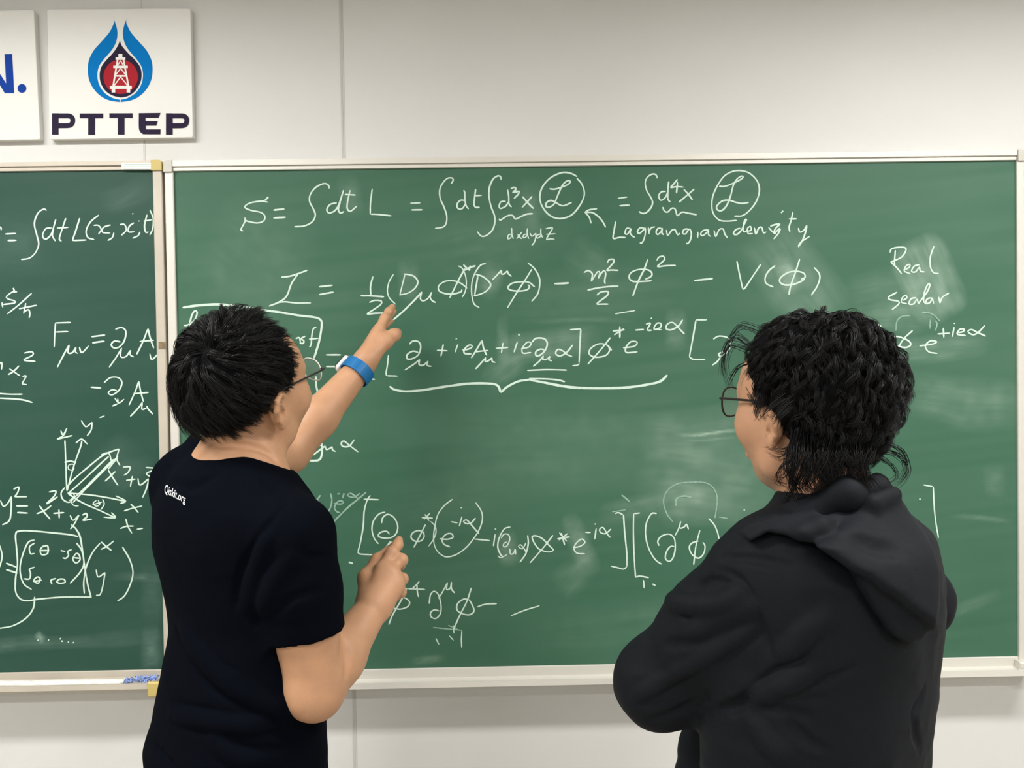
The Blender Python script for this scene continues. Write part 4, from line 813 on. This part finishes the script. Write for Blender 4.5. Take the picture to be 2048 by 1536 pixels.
def eyes(L, M, person):
    for s in (-1, 1):
        b = MB(); c = L(s * .031, .0795, -.001); n, k = 10, 14
        rings = [[c + M @ (.0108 * np.array([math.sin(t) * math.cos(a), math.cos(t), math.sin(t) * math.sin(a)])) for a in np.linspace(0, 2 * math.pi, k, endpoint=False)] for t in np.linspace(.05, math.pi - .05, n)]
        b.loft(rings); b.build('eye', M_EYE, person, True)
S2 = math.sqrt(.5)

# ---- man on the left: black T-shirt, left arm raised to the board
C1 = P(497, 778, -.66); M1 = head_axes(37, 18, -8)
R1, F1 = np.array([S2, -S2, 0]), np.array([S2, S2, 0])
man = empty('person', (P(475, 1500, -.66)[0], -.66, 0))
tag(man, 'person in a black T-shirt pointing at the board with raised left arm', 'person')
st1 = [(1700, 470, .165, .125), (1560, 472, .172, .130), (1500, 470, .176, .132), (1440, 478, .168, .124), (1400, 482, .165, .122), (1340, 485, .158, .115), (1258, 487, .148, .106), (1175, 478, .154, .108), (1080, 468, .166, .112), (1010, 464, .160, .105), (960, 466, .120, .090), (915, 474, .075, .070)]
rows1 = lambda d: [(P(x, y, -.66)[2], P(x, y, -.66)[0], -.66, rx - d, ry - d) for y, x, rx, ry in st1]
Rs, Re, Rw = P(589, 1074, -.775), P(628, 1382, -.76), P(747, 1214, -.63)
Ls, Le, Lw = P(382, 968, -.55), P(577, 905, -.31), P(727, 728, -.20)
nb = P(478, 935, -.665)
body = Field(); L1 = add_head(body, C1, M1, .024)
body.cone(L1(0, -.022, -.04), nb, .056, .066, .03)
body.loft(rows1(.016), -math.pi / 4, .03)
for sh in (Rs, Ls): body.cone(nb + (sh - nb) * .15 + [0, 0, -.01], sh, .056, .05, .05)
body.chain([Rs, Rs * .45 + Re * .55, Re], [.056, .051, .0435], .02)
body.chain([Re, Re * .62 + Rw * .38, Rw], [.0445, .0425, .027], .02)
body.chain([Ls, Ls * .5 + Le * .5, Le], [.052, .047, .040], .02)
body.chain([Le, Le * .62 + Lw * .38, Lw], [.040, .0395, .0260], .02)
# raised left hand, seen from the thumb side
tip = P(774, 613, -.075); Fh = nrm(tip - Lw); Ph = np.array([.80, .12, -.52]); Ph = nrm(Ph - Fh * (Ph @ Fh)); Th = np.cross(Ph, Fh)
hp = lambda f, t, p: Lw + Fh * f + Th * t + Ph * p
for (t, f, r) in ((.027, .086, .0125), (.009, .090, .0125), (-.009, .086, .0120), (-.026, .078, .0115)):
    body.cone(hp(.006, t * .55, 0), hp(f, t, 0), .0185, r, .016)
for (t, f, l, fl) in ((.028, .086, .076, .10), (.009, .090, .082, .20), (-.010, .086, .076, .28), (-.027, .078, .060, .34)):
    p0 = hp(f, t, 0); d1 = nrm(Fh + Ph * fl * .5 + Th * t * 1.5); d2 = nrm(Fh + Ph * fl * 1.2); d3 = nrm(Fh + Ph * fl * 1.9)
    finger(body, [p0, p0 + d1 * l * .46, p0 + d1 * l * .46 + d2 * l * .30, p0 + d1 * l * .46 + d2 * l * .30 + d3 * l * .24], .0106, .0074)
finger(body, [hp(.018, .018, .010), hp(.058, .032, .022), hp(.086, .032, .034), hp(.104, .024, .040)], .0165, .0098, .012)
# lower right hand, back of the hand to the camera, fingers loosely pinched
W2 = Rw
mc = [P(764, 1140, -.603), P(778, 1145, -.603), P(788, 1156, -.606), P(792, 1173, -.61)]
for p in mc: body.cone(W2 + (p - W2) * .1, p, .0215, .0135, .018)
finger(body, [mc[0], P(784, 1106, -.578), P(795, 1090, -.556), P(798, 1080, -.545)], .0115, .0075)
finger(body, [mc[1], P(803, 1120, -.580), P(799, 1130, -.556), P(786, 1135, -.548)], .0112, .0080)
finger(body, [mc[2], P(804, 1158, -.585), P(797, 1164, -.560), P(784, 1162, -.553)], .0110, .0080)
finger(body, [mc[3], P(801, 1184, -.592), P(793, 1190, -.572), P(783, 1186, -.562)], .0100, .0075)
finger(body, [P(734, 1195, -.62), P(733, 1156, -.598), P(755, 1122, -.570), P(777, 1100, -.552)], .0165, .0085, .012)
bb_ = body.copy(); body.fold(bb_, [(398,882),(440,889),(500,893),(540,908),(556,930)], .005, .0036, k=.006); body.fold(bb_, [(690,1290),(694,1330),(690,1355)], .006, .002, k=.006)
V, Q = body.mesh((-1.1, -1.0, .70), (.1, -.02, 1.80), .0022)
mesh_obj('body', V, Q, M_SKIN, man, True)
eyes(L1, M1, man)
# T-shirt
tee = Field().loft(rows1(.0), -math.pi / 4, .03)
for sh in (Rs, Ls): tee.cone(nb + (sh - nb) * .2 + [0, 0, -.015], sh, .062, .057, .05)
def sleeve(a, m, hem, r0, r1, r2, wall=.0035):
    d = nrm(hem - m); f = Field(); f.chain([a, m, hem + d * .06], [r0, r1, r2], .02); f.plane(hem, d, .003)
    f.cone(hem - d * .035, hem + d * .08, r2 - wall, r2 - wall + .001, .004, 's'); return f
hemR = P(615, 1270, -.768)
tee.sub(sleeve(Rs, Rs * .5 + hemR * .5 + [-.004, 0, 0], hemR, .063, .063, .0575), .025)
tee.cone(P(418, 902, -.60), Ls, .040, .050, .04)
hemL = Ls + (Le - Ls) * .58
tee.sub(sleeve(Ls, Ls * .5 + hemL * .5, hemL, .062, .060, .056), .03)
cA_, cB_, cC_ = P(386, 866, -.60), P(470, 903, -.745), P(600, 947, -.69)
cn = np.cross(cB_ - cA_, cC_ - cA_); cn = cn if cn[2] > 0 else -cn
tee.plane(cB_, cn, .004)
base = tee.copy()
for a in [([(575,1003),(540,1045),(505,1095),(480,1150),(472,1215)], .006, .0035), ([(552,1075),(522,1120),(508,1170),(505,1220)], .008, .005), ([(604,1105),(562,1148),(528,1200),(512,1250)], .008, .0045), ([(640,1180),(590,1195),(545,1230)], .007, .0025), ([(660,1110),(635,1116),(605,1118)], .006, .002),
          ([(352,1262),(385,1325),(421,1368),(496,1414),(571,1447),(625,1460)], .009, .0055), ([(338,1446),(421,1461),(541,1468),(620,1462)], .008, .005), ([(345,1409),(421,1425),(500,1438)], .008, .0035), ([(440,1470),(496,1501),(565,1500)], .009, .004), ([(296,1478),(330,1510),(350,1532)], .007, .0035),
          ([(470,1345),(420,1318),(380,1275)], .010, .003), ([(330,962),(385,975),(430,950)], .012, .002), ([(520,960),(555,985),(575,1003)], .008, .002)]:
    tee.fold(base, a[0], a[1] * .85, a[2] * 1.25, k=.006)
for a in [([(365,1262),(430,1342),(500,1390),(590,1428)], .012, .0025), ([(535,1080),(508,1140),(496,1210)], .010, .0025), ([(585,1118),(545,1165),(522,1225)], .010, .0025), ([(345,1430),(421,1445),(520,1455)], .010, .0022), ([(430,1485),(480,1518),(540,1522)], .012, .0025)]:
    tee.fold(base, *a, ridge=True, k=.014)
wob1 = lambda X: (vnoise(X * 13, 3) - .5) * .0045 + (vnoise(X * 34, 4) - .5) * .0020 + (np.abs(vnoise(X @ np.array([[18., 6, 0], [-6, 18, 0], [10, 0, 34]]), 5) - .5) - .2) * .0024
V, Q = tee.mesh((-1.1, -1.05, .70), (.1, -.1, 1.65), .0028, disp=wob1)
shirt = mesh_obj('tshirt', V, Q, M_TEE, man, True)
# printed word on the back, laid on the cloth
def cloth_print(name, text, Fd, disp, parent, o, ux, uy, size, mt):
    cu = bpy.data.curves.new(name, 'FONT'); cu.body = text; cu.size = 1.0; cu.resolution_u = 4; cu.offset = 0.004
    to = bpy.data.objects.new(name, cu); col.objects.link(to); dg = bpy.context.evaluated_depsgraph_get(); me = bpy.data.meshes.new_from_object(to.evaluated_get(dg))
    v = np.array([x.co[:] for x in me.vertices]); fc = [tuple(f.vertices) for f in me.polygons]; bpy.data.objects.remove(to)
    H, ok = Fd.hits([(o[0] + ux[0] * x + uy[0] * y, o[1] + ux[1] * x + uy[1] * y) for x, y, _ in v]); e = np.eye(3) * .004
    N = np.stack([Fd(H + e[i]) - Fd(H - e[i]) for i in range(3)], 1); N /= np.linalg.norm(N, axis=1)[:, None]
    out = H + N * (.0012 - disp(H))[:, None]
    return mesh_obj(name, out, fc, mt, parent)
cloth_print('printed_word', 'Qiskit.org', tee, wob1, shirt, (331.5, 985.5), (9.9, 5.15), (2.6, -21.5), 1, M_PRINT)
legs(man, (P(472, 1500, -.66)[0], -.66, .90), R1, F1, M_TROUSER)
# hair
T1 = [(0, 70), (30, 68), (46, 60), (56, 36), (64, 2), (68, -10), (74, -17), (84, -4), (98, -4), (108, -12), (122, -28), (150, -39), (180, -42)]
h1 = Hair(); th1 = lambda D: .021 + .004 * np.clip(D[..., 2], 0, 1) + .002 * np.clip(-D[..., 1], 0, 1) - .012 * np.clip(D[..., 1], 0, 1) + .010 * (vnoise(D * 3.2, 71) - .5)
W1 = np.array([.20, -.70, .68]); whl = lambda D, W: 1 - .92 * np.exp(-(np.linalg.norm(D - nrm(W), axis=-1) / .42) ** 2)
cap(h1, C1, M1, T1, lambda D: th1(D) * .5 * whl(D, W1), 5, amp=.003)
W1 = np.array([.20, -.70, .68])
lf1 = lambda el, ph, mg: np.where(np.abs(ph) < 1.15, np.clip(.13 + np.degrees(mg) * .0145, .13, 1.0), np.clip(.14 + np.degrees(mg) / 34., .14, 1.0))
grow(h1, C1, M1, T1, W1, 1000, 15, th1, .066, .0022, .07, .22, .45, 7, spread=.0026, len_fn=lf1, lift0=.30, ax=.15, S=15, trim=True)
h1.build('hair', M_HAIR, man)
glasses(C1, M1, 'dark-templed glasses worn by the person in the T-shirt', M_CLEAR, M_FRAME, .0265, .0195, hx=.0700, fw=.006)
# watch on the raised wrist
ad = nrm(Lw - Le); wc = Lw - ad * .022; dn = nrm(np.array([-.42, .58, .50]) - ad * (np.array([-.42, .58, .50]) @ ad)); sd = np.cross(ad, dn)
wt = empty('wristwatch', tuple(wc)); tag(wt, 'smartwatch with bright blue strap on the raised left wrist', 'watch')
b = MB(); n = 40; rg = []
for a in np.linspace(0, 2 * math.pi, n, endpoint=False):
    e = dn * math.cos(a) * .0325 + sd * math.sin(a) * .0325
    rg.append([wc + e + ad * .0135, wc + e * 1.07 + ad * .0130, wc + e * 1.07 - ad * .0130, wc + e - ad * .0135])
b.loft(rg + [rg[0]], cap=False); b.build('strap', M_STRAP, wt)
def rbox(b, c, ax, ay, az, hx, hy, hz, r=.008):
    rings = []
    for zz, ins in ((-hz, .0025), (-hz + .0025, 0), (hz - .0025, 0), (hz, .0025)):
        ring = []
        for qx, qy, a0 in ((1, 1, 0), (-1, 1, 90), (-1, -1, 180), (1, -1, 270)):
            for k in range(6):
                t = math.radians(a0 + k * 18); ring.append(c + ax * (qx * (hx - r) + (r - ins) * math.cos(t)) + ay * (qy * (hy - r) + (r - ins) * math.sin(t)) + az * zz)
        rings.append(ring)
    b.loft(rings)
b = MB(); rbox(b, wc + dn * .0385, ad, sd, dn, .0205, .0175, .0052); cs = b.build('case', M_CASE, wt, True)
b = MB(); rbox(b, wc + dn * .0440, ad, sd, dn, .0175, .0150, .0006, .006); b.build('screen', M_BLACK, cs)

# ---- man on the right: black hooded jacket, arms folded
C2 = P(1616, 813, -.93); M2 = head_axes(-38, 3, 0)
R2, F2 = np.array([S2, S2, 0]), np.array([-S2, S2, 0])
man2 = empty('person', (P(1640, 1500, -.93)[0], -.93, 0))
tag(man2, 'person in a black hooded jacket with wavy dark hair and folded arms', 'person')
st2 = [(1800, 1632, .185, .138), (1640, 1632, .188, .139), (1560, 1633, .188, .139), (1480, 1634, .191, .140), (1400, 1640, .197, .142), (1330, 1642, .200, .143), (1240, 1648, .205, .145), (1150, 1650, .202, .140), (1080, 1656, .178, .126), (1040, 1658, .128, .100), (1015, 1664, .085, .078), (995, 1666, .070, .066)]
rows2 = lambda d, n=99: [(P(x, y, -.93)[2], P(x, y, -.93)[0], -.93, rx - d, ry - d) for y, x, rx, ry in st2[:n]]
Ls2, Le2 = P(1562, 1132, -1.02), P(1320, 1366, -.91); Lw2 = Le2 + np.array([.22, .10, .03])
Rs2, Re2 = P(1740, 1092, -.82), P(1826, 1198, -.70); Rw2 = P(1590, 1330, -.74)
nb2 = P(1655, 1010, -.935)
body = Field(); L2 = add_head(body, C2, M2, .018, .012, .76, -.007)
body.cone(L2(0, -.022, -.04), nb2, .054, .062, .03)
body.loft(rows2(.045, 10), math.pi / 4, .03)
for sh in (Ls2, Rs2): body.cone(nb2 + (sh - nb2) * .15 - [0, 0, .03], sh, .045, .042, .05)
for a, e, w_ in ((Ls2, Le2, Lw2), (Rs2, Re2, Rw2)):
    body.chain([a, e, w_], [.046, .036, .026], .02)
    hd = nrm(w_ - e); up = np.array([0, 0, 1.0]); up = nrm(up - hd * (up @ hd)); out = np.cross(hd, up)
    for q in range(4):
        mcq = w_ + hd * .085 + up * (.028 - .018 * q); body.cone(w_ + hd * .01, mcq, .016, .0115, .016)
        l = (.070, .078, .072, .056)[q]; sgn = 1 if out[1] < 0 else -1
        finger(body, [mcq, mcq + hd * l * .5 + out * sgn * .008, mcq + hd * l * .75 + out * sgn * .022, mcq + hd * l * .85 + out * sgn * .036], .0095, .007)
    finger(body, [w_ + hd * .02 + up * .02, w_ + hd * .05 + up * .045, w_ + hd * .08 + up * .055, w_ + hd * .10 + up * .055], .014, .008, .012)
V, Q = body.mesh((-.1, -1.3, .70), (1.2, -.35, 1.80), .0024)
mesh_obj('body', V, Q, M_SKIN2, man2, True)
eyes(L2, M2, man2)
jk = Field().loft(rows2(0), math.pi / 4, .03)
for sh in (Ls2, Rs2): jk.cone(nb2 + (sh - nb2) * .15 - [0, 0, .02], sh, .058, .068, .06)
jk.chain([Ls2, Ls2 * .5 + Le2 * .5, Le2], [.070, .070, .060], .035)
jk.chain([Le2, Le2 * .5 + Lw2 * .5, Lw2 + (Lw2 - Le2) * .1], [.062, .060, .046], .03)
jk.chain([Rs2, Rs2 * .5 + Re2 * .5, Re2, Rw2], [.070, .066, .058, .048], .03)
jk.chain([P(1436, 1420, -.80), P(1410, 1500, -.80), P(1376, 1620, -.79), P(1360, 1740, -.79)], [.028, .030, .030, .03], .03)
for q_ in (P(1422, 1450, -.81), P(1408, 1500, -.80), P(1390, 1570, -.795), P(1376, 1640, -.79), P(1362, 1730, -.79)): jk.cone(q_, q_ + [.10, -.02, .0], .026, .03, .04)
neck_hole = (nb2 + L2(0, -.02, -.10)) / 2
base2 = jk.copy()
jk.chain([P(1566, 1058, -.985), P(1612, 1026, -1.025), P(1690, 990, -1.035), P(1750, 978, -.99), P(1772, 986, -.93)], [.012, .016, .020, .018, .012], .02)
jk.cone(nb2 - [0, 0, .02], nb2 + (L2(0, -.03, -.06) - nb2) * 1.1, .058, .066, .006, 's')
for a in [([(1281,1409),(1340,1376),(1394,1343),(1460,1305),(1522,1264)], .005, .003), ([(1537,1359),(1588,1322),(1612,1295),(1640,1260)], .009, .006), ([(1400,1432),(1480,1408),(1530,1372),(1580,1335)], .010, .007), ([(1556,1398),(1630,1372),(1716,1330)], .007, .0035), ([(1433,1140),(1467,1150),(1490,1172),(1508,1215),(1522,1250),(1545,1316)], .006, .003),
          ([(1352,1208),(1372,1226),(1417,1229),(1475,1208)], .008, .006), ([(1489,1421),(1520,1465),(1549,1503),(1590,1536)], .009, .004), ([(1620,1432),(1570,1422),(1520,1408)], .008, .003), ([(1445,1116),(1500,1118),(1580,1132)], .008, .002), ([(1330,1292),(1390,1282),(1440,1252)], .009, .003),
          ([(1575,1440),(1610,1480),(1650,1500)], .009, .003), ([(1840,1500),(1828,1440),(1848,1380)], .010, .003), ([(1300,1440),(1350,1425),(1420,1392)], .008, .003), ([(1385,1180),(1425,1160),(1470,1170)], .006, .003), ([(1560,1345),(1600,1360),(1650,1352)], .006, .002), ([(1540,1385),(1590,1402),(1650,1396)], .006, .002)]:
    jk.fold(base2, a[0], a[1] * .8, a[2] * 1.35, k=.006)
for a in [([(1338,1196),(1366,1208),(1430,1212),(1480,1192)], .012, .009), ([(1570,1310),(1610,1268),(1655,1236)], .013, .003), ([(1510,1400),(1560,1375),(1620,1348)], .012, .003), ([(1270,1395),(1340,1358),(1420,1312),(1500,1262)], .008, .0015), ([(1500,1440),(1530,1480),(1570,1520)], .013, .003), ([(1380,1265),(1440,1238),(1500,1218)], .013, .002)]:
    jk.fold(base2, a[0], a[1], a[2] * 1.2, ridge=True, k=.011)
wob2 = lambda X: (vnoise(X * 12, 13) - .5) * .005 + (vnoise(X * [26, 26, 44], 14) - .5) * .0026 + (np.abs(vnoise(X @ np.array([[22., 8, 0], [-8, 22, 0], [14, 0, 40]]), 15) - .5) - .2) * .0030
V, Q = jk.mesh((-.1, -1.3, .60), (1.25, -.35, 1.65), .0028, disp=wob2)
jacket = mesh_obj('jacket', V, Q, M_JACKET, man2, True)
# hood lying on the back
def on(px, py, off):
    h = base2.hit(px, py)
    return P(px, py, -.96) if h is None else h + base2.grad(h, .004) * off
hood = Field(); PP = lambda pts, y=-1.03: [P(x, q, y)[[0, 2]] for x, q in pts]
c0 = P(1760, 1110, -1.03)
hood.sheet(PP([(1588,1066),(1640,1046),(1720,1010),(1800,974),(1836,1004),(1866,1062),(1876,1130),(1862,1190),(1832,1240),(1790,1208),(1740,1170),(1680,1128),(1630,1096)]), base2, .016, .038, .016, .012, (-.10, -.10, c0[0], c0[2], -.012, .016))
hood.sheet(PP([(1655,1108),(1740,1160),(1830,1215),(1838,1240),(1815,1262),(1780,1262),(1738,1236),(1695,1180)]), base2, -.02, .024, .012, .012)
hood.sheet(PP([(1470,1060),(1492,1042),(1545,1026),(1620,1012),(1640,1046),(1600,1066),(1560,1054),(1515,1050),(1480,1072)]), base2, .004, .018, .006, .012, ymax=-1.0)
both = hood.copy(); both.sub(base2, .004)
Hr, okr = both.hits([(1600, 1066), (1640, 1052), (1690, 1032), (1740, 1009), (1790, 985), (1812, 984)])
hood.chain([h + (CAM - h) / np.linalg.norm(CAM - h) * .003 for h in Hr[okr]], [.007, .009, .010, .010, .009, .007][:int(okr.sum())], .014)
hb = hood.copy()
for a in [([(1700,1075),(1750,1095),(1790,1100)], .014, .003)]:
    hood.fold(hb, *a)
V, Q = hood.mesh((.2, -1.35, 1.1), (1.0, -.5, 1.65), .0030, disp=wob2)
mesh_obj('hood', V, Q, M_JACKET, jacket, True)
legs(man2, (P(1636, 1500, -.93)[0], -.93, .90), R2, F2, M_TROUSER)
T2 = [(0, 40), (30, 36), (48, 28), (58, 14), (66, 4), (76, -7), (88, -20), (98, -28), (106, -50), (118, -64), (150, -72), (180, -72)]
th2 = lambda D: .018 + .007 * np.clip(-D[..., 1] + .15, 0, 1) + .003 * np.clip(D[..., 2], 0, 1) - .012 * np.clip(D[..., 1], 0, 1) + .016 * (vnoise(D * 4.0, 72) - .5)
h2 = Hair(); whl = lambda D, W: 1 - .92 * np.exp(-(np.linalg.norm(D - nrm(W), axis=-1) / .42) ** 2)
W2h = np.array([.05, .10, 1.0])
cap(h2, C2, M2, T2, lambda D: th2(D) * .55 * whl(D, W2h), 9, amp=.006)
W2h = np.array([.05, .10, 1.0])
lf2 = lambda el, ph, mg: np.clip(np.where(np.abs(ph) > 1.75, .62, .28) + np.degrees(mg) / 55., .28, 1.0)
grow(h2, C2, M2, T2, W2h, 760, 22, th2, .092, .0085, .046, .40, .30, 21, spread=.0022, S=26, len_fn=lf2, lift0=.40, ax=.30, loose=.1)
rsn = np.random.RandomState(40)
def lock():
    x = 1588 + 162 * rsn.rand(); w_ = rsn.randn(4) * 7
    return [(x + 4, 858 + rsn.rand() * 30, -1.02), (x + w_[0], 905, -1.04), (x - 3 + w_[1] * 1.5, 935 + rsn.randn() * 5, -1.042), (x + w_[2], 960 + rsn.randn() * 7, -1.038), (x + 3 + w_[3] * 2, 990 - (x - 1588) * .10 + rsn.randn() * 10, -1.03)]
nape = [lock() for k in range(40)]
wisps(h2, nape, 6, n=15, spread=.0034)
wisps(h2, [[(1585,800,-1.035),(1558,822,-1.04),(1540,842,-1.03)], [(1580,815,-1.04),(1560,835,-1.045),(1552,852,-1.035)], [(1570,790,-1.035),(1540,815,-1.035),(1524,836,-1.02)], [(1730,900,-1.0),(1785,905,-1.0),(1812,930,-1.0),(1806,958,-1.0),(1785,975,-1.0)], [(1740,880,-1.0),(1800,900,-1.0),(1816,945,-1.0),(1800,965,-1.0)], [(1720,910,-1.0),(1775,925,-1.0),(1795,955,-1.0),(1770,970,-1.0)],
           [(1500,700,-.92),(1462,690,-.90),(1447,725,-.90),(1455,768,-.90)], [(1500,690,-.92),(1470,672,-.90),(1449,700,-.90),(1446,748,-.90)], [(1510,720,-.95),(1475,735,-.92),(1458,765,-.91),(1460,778,-.91)], [(1520,660,-.95),(1480,650,-.92),(1455,690,-.90),(1452,720,-.90)],
           [(1600,860,-1.02),(1575,900,-1.02),(1530,895,-1.02)], [(1605,870,-1.02),(1570,915,-1.02),(1535,905,-1.02)], [(1610,900,-1.02),(1560,935,-1.02),(1555,962,-1.02),(1580,970,-1.02)], [(1600,910,-1.02),(1570,950,-1.02),(1550,958,-1.02)], [(1605,920,-1.02),(1590,960,-1.02),(1572,998,-1.01),(1562,1012,-1.0)],
           [(1612,920,-1.02),(1600,955,-1.02),(1582,990,-1.01),(1568,1005,-1.0)], [(1500,790,-1.0),(1515,820,-1.01),(1512,838,-1.01)], [(1520,790,-1.01),(1510,825,-1.01),(1518,836,-1.01)]], 5)
h2.build('hair', M_HAIR, man2)
glasses(C2, M2, 'brown-framed glasses worn by the person in the hooded jacket', M_TORT, M_TORT, .0255, .0215, .0014, hx=.066, tr=.0018)
